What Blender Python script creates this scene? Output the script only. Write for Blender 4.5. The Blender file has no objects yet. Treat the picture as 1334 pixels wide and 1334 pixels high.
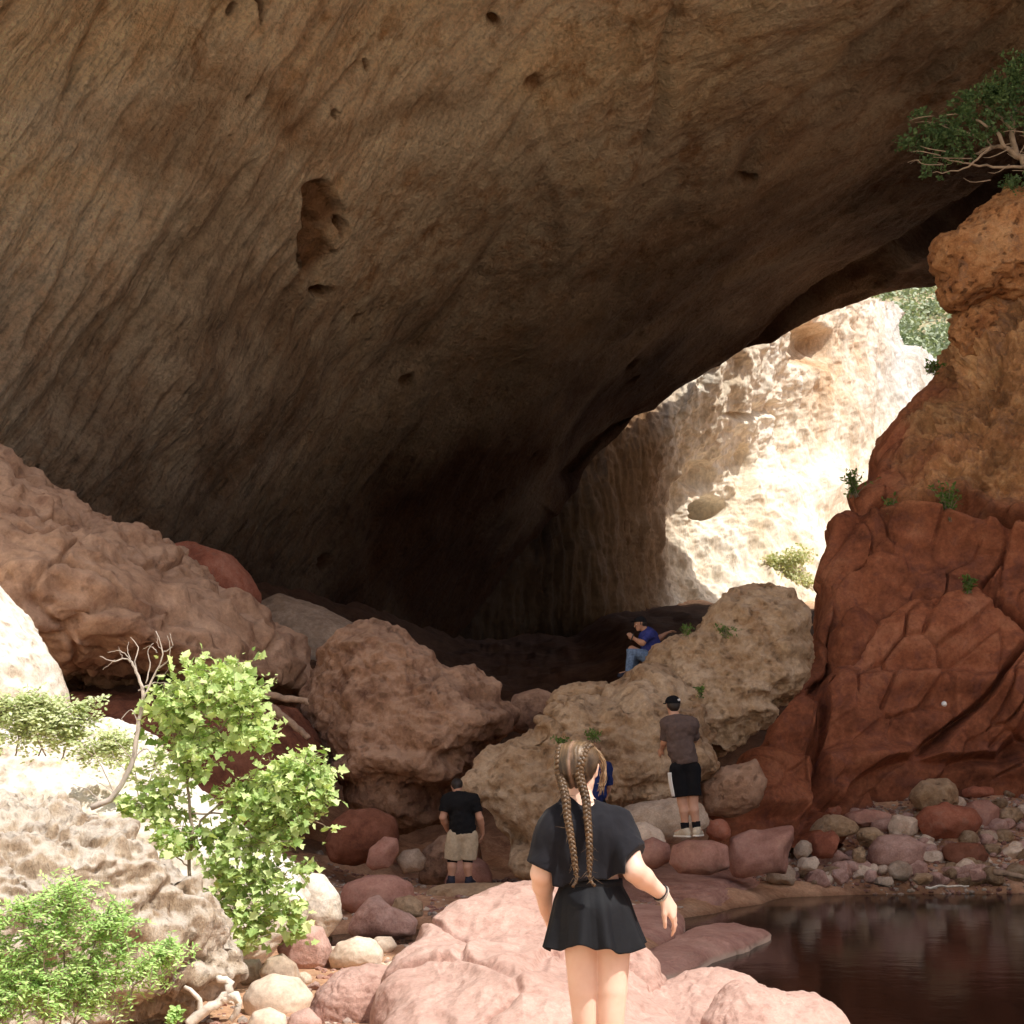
import bpy, bmesh, math, random
import numpy as np
from mathutils import Vector

random.seed(7)
RNG = np.random.default_rng(11)
scene = bpy.context.scene
COL = scene.collection

# ------------------------------------------------------------------ camera model
FPX = 1832.0                      # focal length in photo pixels (photo 1334 x 1334)
CAM = np.array([0.0, 0.0, 1.6])   # eye height above the pool surface (z = 0)
TILT = math.atan((1030 - 667) / FPX)
_f = np.array([0, math.cos(TILT), math.sin(TILT)])
_u = np.array([0, -math.sin(TILT), math.cos(TILT)])


def P(px, py, d):
    """World point seen at photo position (px, py) standing d metres away."""
    a, b = (px - 667) / FPX, (667 - py) / FPX
    r = np.array([a, _f[1] + b * _u[1], _f[2] + b * _u[2]])
    return CAM + r * (d / r[1])


def PZ(px, py, z):
    a, b = (px - 667) / FPX, (667 - py) / FPX
    r = np.array([a, _f[1] + b * _u[1], _f[2] + b * _u[2]])
    return CAM + r * ((z - CAM[2]) / r[2])


def proj(V):
    q = V - CAM
    f = np.maximum(q @ _f, 1e-3)
    return 667 + FPX * q[:, 0] / f, 667 - FPX * (q @ _u) / f


SUN = np.array([0.42, -0.37, 0.83]); SUN /= np.linalg.norm(SUN)

# ------------------------------------------------------------------ noise
_perm = RNG.permutation(256)
_perm = np.concatenate([_perm, _perm, _perm]).astype(np.int32)
_g = RNG.normal(size=(256, 3)); _g /= np.linalg.norm(_g, axis=1)[:, None]
_g = _g.astype(np.float32)
_rnd = RNG.random((256, 3)).astype(np.float32)


def perlin(Q, seed=0):
    Q = np.asarray(Q, np.float32) + np.float32(seed * 17.31)
    i = np.floor(Q).astype(np.int32)
    f = Q - i
    w = f * f * f * (f * (f * 6 - 15) + 10)
    i &= 255
    out = 0
    for dx in (0, 1):
        wx = w[:, 0] if dx else 1 - w[:, 0]
        hx = _perm[(i[:, 0] + dx) & 255]
        for dy in (0, 1):
            wy = w[:, 1] if dy else 1 - w[:, 1]
            hy = _perm[(hx + i[:, 1] + dy) & 255]
            for dz in (0, 1):
                wz = w[:, 2] if dz else 1 - w[:, 2]
                h = _perm[(hy + i[:, 2] + dz) & 255]
                g = _g[h]
                dot = g[:, 0] * (f[:, 0] - dx) + g[:, 1] * (f[:, 1] - dy) + g[:, 2] * (f[:, 2] - dz)
                out = out + wx * wy * wz * dot
    return out * 1.6


def fbm(Q, freq=1.0, octv=4, gain=0.5, seed=0, ridged=False):
    Q = np.asarray(Q)
    s, a, fr = 0, 1.0, freq
    for k in range(octv):
        n = perlin(Q * fr, seed + k * 3)
        if ridged:
            n = 1 - 2 * np.abs(n)
        s = s + a * n
        a *= gain
        fr *= 2.03
    return s


def worley(Q, freq=1.0, seed=0):
    Q = np.asarray(Q, np.float32) * freq + np.float32(seed * 9.7)
    i = np.floor(Q).astype(np.int32)
    f = Q - i
    F1 = np.full(len(Q), 9.0, np.float32); F2 = F1.copy()
    ID = np.zeros(len(Q), np.int32)
    for dx in (-1, 0, 1):
        hx = _perm[(i[:, 0] + dx) & 255]
        for dy in (-1, 0, 1):
            hy = _perm[(hx + i[:, 1] + dy) & 255]
            for dz in (-1, 0, 1):
                h = _perm[(hy + i[:, 2] + dz) & 255]
                r = _rnd[h]
                d = (r[:, 0] + dx - f[:, 0]) ** 2 + (r[:, 1] + dy - f[:, 1]) ** 2 + (r[:, 2] + dz - f[:, 2]) ** 2
                near = d < F1
                F2 = np.where(near, F1, np.minimum(F2, d))
                ID = np.where(near, h, ID)
                F1 = np.where(near, d, F1)
    return np.sqrt(F1), np.sqrt(F2), _rnd[ID, 0]


def sstep(a, b, x):
    t = np.clip((x - a) / (b - a), 0, 1)
    return t * t * (3 - 2 * t)


# ------------------------------------------------------------------ mesh helpers
def make_mesh(name, V, F, smooth=True):
    V = np.asarray(V, np.float32); F = np.asarray(F, np.int32)
    me = bpy.data.meshes.new(name)
    n, k = F.shape
    me.vertices.add(len(V)); me.vertices.foreach_set('co', V.ravel())
    me.loops.add(n * k); me.loops.foreach_set('vertex_index', F.ravel())
    me.polygons.add(n)
    me.polygons.foreach_set('loop_start', np.arange(0, n * k, k, dtype=np.int32))
    me.polygons.foreach_set('use_smooth', np.full(n, smooth, dtype=bool))
    me.update(calc_edges=True)
    return me


def obj(name, me, mat, parent=None, loc=None):
    o = bpy.data.objects.new(name, me)
    COL.objects.link(o)
    if mat is not None and me is not None and not me.materials:
        me.materials.append(mat)
    if parent is not None:
        o.parent = parent
    if loc is not None:
        o.location = loc
    return o


def tag(o, label=None, cat=None, group=None, kind=None):
    if label: o['label'] = label
    if cat: o['category'] = cat
    if group: o['group'] = group
    if kind: o['kind'] = kind
    return o


def empty(name, loc, rz=0.0):
    o = bpy.data.objects.new(name, None)
    COL.objects.link(o)
    o.location = loc; o.rotation_euler = (0, 0, rz)
    o.empty_display_size = 0.2
    return o


def normals(V, F):
    a, b = V[F[:, 1]] - V[F[:, 0]], V[F[:, -1]] - V[F[:, 0]]
    n = np.cross(a, b)
    N = np.zeros_like(V)
    for k in range(F.shape[1]):
        for ax in range(3):
            N[:, ax] += np.bincount(F[:, k], weights=n[:, ax], minlength=len(V))
    return N / np.maximum(np.linalg.norm(N, axis=1), 1e-9)[:, None]


def grid_faces(nr, nc):
    i = np.arange(nr * nc).reshape(nr, nc)
    return np.stack([i[:-1, :-1], i[:-1, 1:], i[1:, 1:], i[1:, :-1]], -1).reshape(-1, 4)


def cr_matrix(n_ctrl, t):
    W = np.zeros((len(t), n_ctrl))
    k = np.clip(np.floor(t).astype(int), 0, n_ctrl - 2)
    f = t - k
    w = [(-f + 2 * f ** 2 - f ** 3) / 2, (2 - 5 * f ** 2 + 3 * f ** 3) / 2, (f + 4 * f ** 2 - 3 * f ** 3) / 2, (-f ** 2 + f ** 3) / 2]
    for j in range(4):
        np.add.at(W, (np.arange(len(t)), np.clip(k - 1 + j, 0, n_ctrl - 1)), w[j])
    return W


def sheet(ctrl, tr, tc):
    ctrl = np.asarray(ctrl, float)
    Wr, Wc = cr_matrix(ctrl.shape[0], tr), cr_matrix(ctrl.shape[1], tc)
    return np.einsum('ri,ijk,cj->rck', Wr, ctrl, Wc)


def set_col(me, name, C):
    C = np.asarray(C, np.float32)
    if C.shape[1] == 3:
        C = np.concatenate([C, np.ones((len(C), 1), np.float32)], 1)
    at = me.attributes.new(name, 'FLOAT_COLOR', 'POINT')
    at.data.foreach_set('color', C.ravel())


def set_uv(me, F, uv):
    l = me.uv_layers.new(name='UVMap')
    l.data.foreach_set('uv', np.asarray(uv, np.float32)[F.ravel()].ravel())


_ico = {}


def ico(n):
    if n not in _ico:
        bm = bmesh.new()
        bmesh.ops.create_icosphere(bm, subdivisions=n, radius=1.0)
        V = np.array([v.co[:] for v in bm.verts]); F = np.array([[v.index for v in f.verts] for f in bm.faces])
        bm.free()
        _ico[n] = (V, F)
    V, F = _ico[n]
    return V.copy(), F


def tube_mesh(lines, sides=7):
    """lines: list of (points Nx3, radii N) -> V, F of capped tubes."""
    VV, FF, off = [], [], 0
    for pts, rad in lines:
        pts = np.asarray(pts, float); rad = np.asarray(rad, float) * np.ones(len(pts))
        T = np.gradient(pts, axis=0); T /= np.maximum(np.linalg.norm(T, axis=1), 1e-9)[:, None]
        ref = np.array([0.31, 0.22, 0.92]) if abs(T[0, 2]) < 0.8 else np.array([0.9, 0.3, 0.1])
        A = np.cross(T, ref); A /= np.maximum(np.linalg.norm(A, axis=1), 1e-9)[:, None]
        B = np.cross(T, A)
        ph = np.arange(sides) * 2 * math.pi / sides
        R = pts[:, None] + rad[:, None, None] * (np.cos(ph)[None, :, None] * A[:, None] + np.sin(ph)[None, :, None] * B[:, None])
        n = len(pts)
        V = R.reshape(-1, 3)
        i = np.arange(n * sides).reshape(n, sides)
        j = np.roll(i, -1, axis=1)
        F = np.stack([i[:-1], j[:-1], j[1:], i[1:]], -1).reshape(-1, 4)
        c0, c1 = n * sides, n * sides + 1
        V = np.concatenate([V, pts[:1], pts[-1:]])
        caps = np.concatenate([np.stack([j[0], i[0], np.full(sides, c0), np.full(sides, c0)], -1),
                               np.stack([i[-1], j[-1], np.full(sides, c1), np.full(sides, c1)], -1)])
        VV.append(V); FF.append(F + off); FF.append(caps + off); off += len(V)
    V = np.concatenate(VV); F = np.concatenate(FF)
    return V, F


def mesh_mixed(name, V, F, smooth=True):
    """quads of which some have a doubled last index (triangles)."""
    me = bpy.data.meshes.new(name)
    faces = [tuple(f[:3]) if f[2] == f[3] else tuple(f) for f in F.tolist()]
    me.from_pydata(np.asarray(V).tolist(), [], faces)
    me.polygons.foreach_set('use_smooth', np.full(len(faces), smooth, dtype=bool))
    me.update()
    return me


def spline(pts, n):
    pts = np.asarray(pts, float)
    return cr_matrix(len(pts), np.linspace(0, len(pts) - 1, n)) @ pts


# ------------------------------------------------------------------ materials
class NT:
    def __init__(s, name):
        s.m = bpy.data.materials.new(name); s.m.use_nodes = True
        s.t = s.m.node_tree; s.t.nodes.clear()
        s.out = s.n('ShaderNodeOutputMaterial')

    def n(s, typ, **kw):
        nd = s.t.nodes.new(typ)
        for k, v in kw.items():
            setattr(nd, k, v)
        return nd

    def l(s, a, b):
        s.t.links.new(a, b)

    def setin(s, nd, key, v):
        if hasattr(v, 'is_output') or isinstance(v, bpy.types.NodeSocket):
            s.l(v, nd.inputs[key])
        else:
            nd.inputs[key].default_value = v

    def coord(s, kind='Object', scale=(1, 1, 1), rnd=False):
        tc = s.n('ShaderNodeTexCoord')
        v = tc.outputs[kind]
        if rnd:
            oi = s.n('ShaderNodeObjectInfo')
            sc = s.n('ShaderNodeVectorMath', operation='SCALE'); sc.inputs[0].default_value = (37.0, 91.0, 53.0)
            s.l(oi.outputs['Random'], sc.inputs['Scale'])
            ad = s.n('ShaderNodeVectorMath', operation='ADD'); s.l(v, ad.inputs[0]); s.l(sc.outputs[0], ad.inputs[1])
            v = ad.outputs[0]
        if tuple(scale) != (1, 1, 1):
            mp = s.n('ShaderNodeMapping'); mp.inputs['Scale'].default_value = scale
            s.l(v, mp.inputs['Vector']); v = mp.outputs[0]
        return v

    def noise(s, v, scale, detail=6, rough=0.6, dist=0.0):
        nd = s.n('ShaderNodeTexNoise')
        s.l(v, nd.inputs['Vector']); nd.inputs['Scale'].default_value = scale
        nd.inputs['Detail'].default_value = detail; nd.inputs['Roughness'].default_value = rough
        nd.inputs['Distortion'].default_value = dist
        return nd.outputs[0]

    def voro(s, v, scale, feature='F1'):
        nd = s.n('ShaderNodeTexVoronoi', feature=feature)
        s.l(v, nd.inputs['Vector']); nd.inputs['Scale'].default_value = scale
        return nd.outputs['Distance']

    def ramp(s, v, stops):
        nd = s.n('ShaderNodeValToRGB')
        e = nd.color_ramp.elements
        while len(e) < len(stops): e.new(0.5)
        for k, (p, c) in enumerate(stops):
            e[k].position = p
            e[k].color = (c, c, c, 1) if np.isscalar(c) else (*c, 1)
        s.l(v, nd.inputs[0])
        return nd.outputs[0]

    def mix(s, fac, a, b, mode='MIX'):
        nd = s.n('ShaderNodeMix', data_type='RGBA', blend_type=mode)
        s.setin(nd, 0, fac)
        for key, v in ((6, a), (7, b)):
            if isinstance(v, bpy.types.NodeSocket): s.l(v, nd.inputs[key])
            else: nd.inputs[key].default_value = (*v, 1) if len(v) == 3 else v
        return nd.outputs[2]

    def math(s, op, a, b=0.0):
        nd = s.n('ShaderNodeMath', operation=op)
        s.setin(nd, 0, a); s.setin(nd, 1, b)
        return nd.outputs[0]

    def bump(s, h, strength, dist, prev=None):
        nd = s.n('ShaderNodeBump'); s.l(h, nd.inputs['Height'])
        nd.inputs['Strength'].default_value = strength; nd.inputs['Distance'].default_value = dist
        if prev is not None: s.l(prev, nd.inputs['Normal'])
        return nd.outputs[0]

    def bsdf(s, color, rough=0.9, normal=None, spec=0.2, **kw):
        b = s.n('ShaderNodeBsdfPrincipled')
        if isinstance(color, bpy.types.NodeSocket): s.l(color, b.inputs['Base Color'])
        else: b.inputs['Base Color'].default_value = (*color, 1)
        s.setin(b, 'Roughness', rough)
        b.inputs['Specular IOR Level'].default_value = spec
        for k, v in kw.items():
            b.inputs[k].default_value = v
        if normal is not None: s.l(normal, b.inputs['Normal'])
        s.l(b.outputs[0], s.out.inputs[0])
        return b


def rock_mat(name, dark, mid, light, scale=1.0, bump=0.5, bdist=0.05, pits=0.0, pit_scale=6.0, dust=None, dust_amt=0.0,
             vein=None, vein_amt=0.0, speck=0.5, vcol=False, rnd=True, rough=0.92, stretch=(1, 1, 1), spec=0.15, wet=None, warm=0.6):
    if warm:
        wf = lambda q: tuple(min(0.95, x * y) for x, y in zip(q, (1 + 0.14 * warm, 1 - 0.05 * warm, 1 - 0.26 * warm)))
        dark, mid, light = wf(dark), wf(mid), wf(light)
        if dust: dust = wf(dust)
        if vein: vein = wf(vein)
    t = NT(name)
    v = t.coord('Object', stretch, rnd)
    big = t.noise(v, 0.7 * scale, 5, 0.6, 0.4)
    med = t.noise(v, 3.1 * scale, 8, 0.68)
    fine = t.noise(v, 17 * scale, 6, 0.7)
    m = t.mix(0.45, big, med)
    c = t.ramp(m, [(0.36, dark), (0.5, mid), (0.64, light)])
    if vein is not None:
        vn = t.noise(v, 1.7 * scale, 7, 0.72, 1.6)
        k = t.ramp(vn, [(0.52, 0.0), (0.62, 1.0)])
        c = t.mix(t.math('MULTIPLY', k, vein_amt), c, vein)
    k = t.ramp(fine, [(0.33, 1 - 0.5 * speck), (0.55, 1.0), (0.72, 1 + 0.35 * speck)])
    c = t.mix(1.0, c, k, 'MULTIPLY')
    if dust is not None:
        g = t.n('ShaderNodeNewGeometry')
        sx = t.n('ShaderNodeSeparateXYZ'); t.l(g.outputs['Normal'], sx.inputs[0])
        kk = t.math('ADD', sx.outputs[2], t.math('MULTIPLY', t.math('SUBTRACT', med, 0.5), 1.6))
        kk = t.ramp(kk, [(0.25, 0.0), (0.85, 1.0)])
        c = t.mix(t.math('MULTIPLY', kk, dust_amt), c, dust)
    if vcol:
        a = t.n('ShaderNodeAttribute', attribute_name='Col')
        c = t.mix(1.0, c, a.outputs['Color'], 'MULTIPLY')
    if wet is not None:      # darker tide line near the water level
        g = t.n('ShaderNodeNewGeometry')
        sx = t.n('ShaderNodeSeparateXYZ'); t.l(g.outputs['Position'], sx.inputs[0])
        kk = t.ramp(t.math('ADD', sx.outputs[2], t.math('MULTIPLY', t.math('SUBTRACT', med, 0.5), 0.06)), [(0.02, 1.0), (0.06, 0.0)])
        c = t.mix(kk, c, wet)
    h = t.math('ADD', t.math('MULTIPLY', med, 0.7), t.math('MULTIPLY', fine, 0.35))
    if pits:
        pv = t.voro(v, pit_scale * scale)
        pk = t.ramp(t.math('ADD', pv, t.math('MULTIPLY', t.math('SUBTRACT', med, 0.5), 1.2)), [(0.08, 0.0), (0.28, 1.0)])
        h = t.math('ADD', h, t.math('MULTIPLY', pk, pits))
        c = t.mix(t.math('MULTIPLY', t.math('SUBTRACT', 1.0, pk), 0.45 * min(1, pits)), c, tuple(x * 0.45 for x in dark))
    nrm = t.bump(h, bump, bdist)
    t.bsdf(c, rough, nrm, spec)
    return t.m


def plain_mat(name, color, rough=0.8, spec=0.2, var=0.25, scale=12.0, bump=0.0, bdist=0.005, stretch=(1, 1, 1), sub=0.0, **kw):
    t = NT(name)
    v = t.coord('Object', stretch)
    n = t.noise(v, scale, 5, 0.6)
    k = t.ramp(n, [(0.3, 1 - var), (0.7, 1 + var)])
    c = t.mix(1.0, color, k, 'MULTIPLY')
    nrm = t.bump(t.noise(v, scale * 3, 4, 0.6), bump, bdist) if bump else None
    b = t.bsdf(c, rough, nrm, spec, **kw)
    if sub:
        b.inputs['Subsurface Weight'].default_value = sub
        b.inputs['Subsurface Radius'].default_value = (0.012, 0.005, 0.003)
        b.inputs['Subsurface Scale'].default_value = 1.0
    return t.m


def leaf_mat(name, c1, c2, trans=0.35, scale=3.0):
    t = NT(name)
    g = t.n('ShaderNodeNewGeometry')
    v = t.coord('Object')
    n = t.noise(v, scale, 3, 0.6)
    r = t.math('ADD', t.math('MULTIPLY', g.outputs['Random Per Island'], 0.6), t.math('MULTIPLY', n, 0.5))
    c = t.ramp(r, [(0.15, c1), (0.85, c2)])
    d = t.n('ShaderNodeBsdfPrincipled'); t.l(c, d.inputs['Base Color']); d.inputs['Roughness'].default_value = 0.55
    d.inputs['Specular IOR Level'].default_value = 0.25
    tr = t.n('ShaderNodeBsdfTranslucent')
    t.l(t.mix(1.0, c, (1.1, 1.15, 0.55), 'MULTIPLY'), tr.inputs[0])
    mx = t.n('ShaderNodeMixShader'); mx.inputs[0].default_value = trans
    t.l(d.outputs[0], mx.inputs[1]); t.l(tr.outputs[0], mx.inputs[2])
    t.l(mx.outputs[0], t.out.inputs[0])
    return t.m


M = {}
# cave roof: uses a UV laid along the flow direction of the rock
def roof_mat():
    t = NT('cave_roof_rock')
    uv = t.n('ShaderNodeUVMap', uv_map='UVMap').outputs[0]
    o = t.coord('Object')

    def mp(sx, sy):
        m = t.n('ShaderNodeMapping'); m.inputs['Scale'].default_value = (sx, sy, 1); t.l(uv, m.inputs[0]); return m.outputs[0]
    st1 = t.noise(mp(1.0, 0.13), 1.9, 7, 0.66, 0.5)
    st2 = t.noise(mp(1.0, 0.14), 5.5, 6, 0.66, 0.4)
    big = t.noise(o, 0.16, 6, 0.6, 0.5)
    blot = t.noise(o, 0.75, 8, 0.7, 0.4)
    med = t.noise(o, 1.6, 8, 0.66)
    fine = t.noise(o, 7.0, 6, 0.7)
    m = t.mix(0.45, st1, med); m = t.mix(0.3, m, big)
    c = t.ramp(m, [(0.30, (0.42, 0.245, 0.135)), (0.41, (0.83, 0.58, 0.375)), (0.54, (0.95, 0.78, 0.57))])
    c = t.mix(1.0, c, t.ramp(t.noise(o, 0.09, 5, 0.62, 0.8), [(0.38, (0.62, 0.55, 0.50)), (0.50, (1.0, 0.97, 0.94)), (0.62, (1.08, 1.0, 0.88))]), 'MULTIPLY')
    rust = t.ramp(blot, [(0.50, 0.0), (0.66, 1.0)])
    a = t.n('ShaderNodeAttribute', attribute_name='Col')
    sp = t.n('ShaderNodeSeparateColor'); t.l(a.outputs['Color'], sp.inputs[0])
    c = t.mix(t.math('MULTIPLY', rust, t.math('MULTIPLY', sp.outputs[0], 0.85)), c, (0.44, 0.19, 0.06))
    dk = t.ramp(st2, [(0.50, 0.0), (0.68, 1.0)])
    c = t.mix(t.math('MULTIPLY', dk, t.math('MULTIPLY', sp.outputs[1], 0.75)), c, (0.12, 0.085, 0.065))
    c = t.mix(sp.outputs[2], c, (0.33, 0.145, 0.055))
    c = t.mix(a.outputs['Alpha'], c, t.mix(1.0, c, (0.06, 0.036, 0.024), 'MULTIPLY'))  # alpha holds painted shade that darkens the rock colour
    k = t.ramp(fine, [(0.3, 0.68), (0.5, 1.0), (0.72, 1.28)])
    c = t.mix(1.0, c, k, 'MULTIPLY')
    smk = t.ramp(t.noise(o, 0.22, 4, 0.6, 0.5), [(0.38, 0.15), (0.60, 1.0)])
    h = t.math('ADD', t.math('MULTIPLY', t.math('MULTIPLY', st2, smk), 0.9), t.math('MULTIPLY', fine, 0.5))
    h = t.math('ADD', h, t.math('MULTIPLY', med, 0.9))
    n1 = t.bump(h, 1.0, 0.6)
    t.bsdf(c, 0.95, n1, 0.1)
    return t.m


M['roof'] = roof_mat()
M['gorge'] = rock_mat('gorge_rock', (0.66, 0.54, 0.39), (0.90, 0.82, 0.68), (0.95, 0.91, 0.82), warm=0.0, scale=0.22, bump=0.6, bdist=0.4, pits=0.25,
                      pit_scale=3.0, vein=(0.55, 0.36, 0.20), vein_amt=0.40, vcol=True, rnd=False, stretch=(1, 1, 0.45))
M['red'] = rock_mat('red_cliff_rock', (0.14, 0.052, 0.030), (0.28, 0.107, 0.059), (0.38, 0.175, 0.105), warm=0.4, scale=0.9, bump=0.5, bdist=0.06,
                    vein=(0.16, 0.07, 0.06), vein_amt=0.5, vcol=True, rnd=False, speck=0.55)
M['red_block'] = rock_mat('red_block_rock', (0.13, 0.05, 0.032), (0.235, 0.09, 0.052), (0.33, 0.145, 0.088), scale=0.9, bump=0.5, bdist=0.06,
                    vein=(0.16, 0.07, 0.06), vein_amt=0.5, rnd=False, speck=0.55)
M['cliff_tan'] = rock_mat('tan_ledge_rock', (0.22, 0.09, 0.04), (0.46, 0.24, 0.115), (0.62, 0.40, 0.23), scale=1.3, bump=0.9, bdist=0.12, pits=0.9,
                          pit_scale=4.0, vein=(0.22, 0.16, 0.13), vein_amt=0.5)
M['brown'] = rock_mat('brown_boulder_rock', (0.17, 0.095, 0.068), (0.37, 0.235, 0.165), (0.53, 0.37, 0.28), warm=0.45, scale=1.0, bump=1.0, bdist=0.10, pits=0.3,
                      pit_scale=5.0, vein=(0.26, 0.16, 0.10), vein_amt=0.4, dust=(0.52, 0.38, 0.29), dust_amt=0.4)
M['slope'] = rock_mat('slope_rock', (0.24, 0.14, 0.10), (0.40, 0.265, 0.185), (0.55, 0.40, 0.305), warm=0.45, scale=0.8, bump=0.6, bdist=0.10, pits=0.5,
                      pit_scale=4.0, vein=(0.33, 0.21, 0.16), vein_amt=0.4, dust=(0.54, 0.39, 0.29), dust_amt=0.4)
M['tan'] = rock_mat('tan_boulder_rock', (0.20, 0.115, 0.065), (0.44, 0.31, 0.195), (0.62, 0.49, 0.36), warm=0.2, scale=1.1, bump=1.0, bdist=0.10, pits=0.35,
                    pit_scale=5.5, vein=(0.34, 0.19, 0.09), vein_amt=0.5, dust=(0.58, 0.45, 0.32), dust_amt=0.35)
M['pink'] = rock_mat('pink_boulder_rock', (0.29, 0.16, 0.13), (0.45, 0.285, 0.245), (0.58, 0.41, 0.365), scale=2.2, bump=0.8, bdist=0.03, warm=0.25,
                     vein=(0.40, 0.24, 0.20), vein_amt=0.45, dust=(0.66, 0.50, 0.45), dust_amt=0.35, speck=0.55, wet=(0.20, 0.10, 0.07))
M['purple'] = rock_mat('purple_boulder_rock', (0.25, 0.135, 0.115), (0.38, 0.22, 0.195), (0.48, 0.31, 0.275), scale=2.0, bump=0.35, bdist=0.02,
                       vein=(0.36, 0.25, 0.22), vein_amt=0.4, speck=0.35, wet=(0.12, 0.06, 0.05))
M['slab'] = rock_mat('red_slab_rock', (0.28, 0.15, 0.125), (0.42, 0.25, 0.215), (0.54, 0.36, 0.31), scale=1.6, bump=0.4, bdist=0.02,
                     vein=(0.46, 0.32, 0.27), vein_amt=0.4, speck=0.35, wet=(0.62, 0.46, 0.36), warm=0.4)
M['redstone'] = rock_mat('red_boulder_rock', (0.22, 0.08, 0.055), (0.33, 0.135, 0.095), (0.43, 0.22, 0.17), scale=2.0, bump=0.4, bdist=0.02,
                         vein=(0.30, 0.19, 0.16), vein_amt=0.4, speck=0.4)
M['darkred'] = rock_mat('dark_red_boulder_rock', (0.10, 0.04, 0.03), (0.18, 0.08, 0.055), (0.26, 0.13, 0.10), scale=2.0, bump=0.3, bdist=0.02, speck=0.4)
M['grey'] = rock_mat('grey_boulder_rock', (0.26, 0.22, 0.19), (0.40, 0.345, 0.30), (0.54, 0.48, 0.43), scale=2.4, bump=0.4, bdist=0.02,
                     vein=(0.36, 0.27, 0.20), vein_amt=0.5, speck=0.5, wet=(0.15, 0.11, 0.08))
M['pale'] = rock_mat('pale_boulder_rock', (0.45, 0.35, 0.27), (0.66, 0.57, 0.48), (0.78, 0.70, 0.61), warm=0.35, scale=2.2, bump=0.4, bdist=0.02,
                     vein=(0.55, 0.38, 0.30), vein_amt=0.4, speck=0.4, wet=(0.28, 0.19, 0.12))
M['travertine'] = rock_mat('travertine_rock', (0.20, 0.125, 0.075), (0.50, 0.395, 0.285), (0.72, 0.63, 0.52), warm=0.0, scale=2.6, bump=1.0, bdist=0.06, pits=0.22,
                           pit_scale=4.5, vein=(0.42, 0.31, 0.20), vein_amt=0.5, dust=(0.76, 0.70, 0.62), dust_amt=0.6, stretch=(1, 1, 0.6))
M['whitestone'] = rock_mat('white_travertine_rock', (0.38, 0.29, 0.20), (0.62, 0.53, 0.42), (0.76, 0.69, 0.60), warm=0.0, scale=2.4, bump=0.6, bdist=0.03, pits=0.4,
                           pit_scale=5.0, dust=(0.78, 0.74, 0.69), dust_amt=0.7)
M['ground'] = rock_mat('ground_earth', (0.20, 0.12, 0.085), (0.36, 0.24, 0.175), (0.50, 0.37, 0.28), scale=1.4, bump=0.6, bdist=0.05, rnd=False,
                       vein=(0.44, 0.34, 0.26), vein_amt=0.5, vcol=True)

# ------------------------------------------------------------------ terrain
POOL = np.array([(1.05, 11.0), (1.5, 15.0), (1.9, 18.2), (4.2, 22.3), (6, 23.0), (8.7, 23.2), (14, 23.8), (20, 20), (18, 12), (12, 6.5), (5, 6.8), (2.6, 9.0), (1.6, 10.4)])
PUD = np.array([(-1.9, 14.3), (-0.9, 14.4), (-0.55, 16.0), (-1.1, 17.0), (-1.8, 16.4), (-2.2, 15.2)])


def poly_sd(x, y, poly):
    d = np.full(x.shape, 1e9); inside = np.zeros(x.shape, bool)
    n = len(poly)
    for i in range(n):
        ax, ay = poly[i]; bx, by = poly[(i + 1) % n]
        ex, ey = bx - ax, by - ay
        t = np.clip(((x - ax) * ex + (y - ay) * ey) / (ex * ex + ey * ey), 0, 1)
        d = np.minimum(d, (x - ax - t * ex) ** 2 + (y - ay - t * ey) ** 2)
        c = ((ay > y) != (by > y)) & (x < (bx - ax) * (y - ay) / (by - ay + 1e-12) + ax)
        inside ^= c
    d = np.sqrt(d)
    return np.where(inside, -d, d)


def height(x, y, detail=True):
    x = np.asarray(x, float); y = np.asarray(y, float)
    z = 0.16 + 12.2 * np.clip((y - 27) / 65, 0, 1) ** 0.95 + 4.0 * np.clip((y - 92) / 60, 0, 1)
    z = z + np.where(y > 8.5, 0.40 * np.clip(-x - 2.6, 0, 12) * sstep(8.5, 12, y), 0)
    z = z + sstep(30, 44, y) * 0.12 * np.clip(-x - 1, 0, 10)
    z = z + sstep(3, 6, x) * 0.40 * np.clip(y - 22.9, 0, 3.4)
    z = z + 0.6 * sstep(-2, -30, y) + 0.26 * np.clip(-y - 16, 0, 90) + 0.12 * np.clip(np.abs(x) - 20, 0, 60) * sstep(30, -5, y)  # slope behind the camera steepened to bounce light up at the roof
    sd = poly_sd(x, y, POOL)
    z = z - 1.1 * sstep(0.35, -1.3, sd)
    z = z - 0.42 * sstep(0.5, -0.3, poly_sd(x, y, PUD))
    if detail:
        q = np.stack([x, y, np.zeros_like(x)], -1).reshape(-1, 3)
        n = fbm(q, 0.5, 5, 0.5, 5).reshape(x.shape)
        z = z + n * np.where(y < 24, 0.10, 0.35)
    return z


def warp(n, a, lo, hi):
    t = np.linspace(-1, 1, n)
    s = np.sinh(a * t) / np.sinh(a)
    return np.where(s < 0, -s * lo, s * hi)


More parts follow.
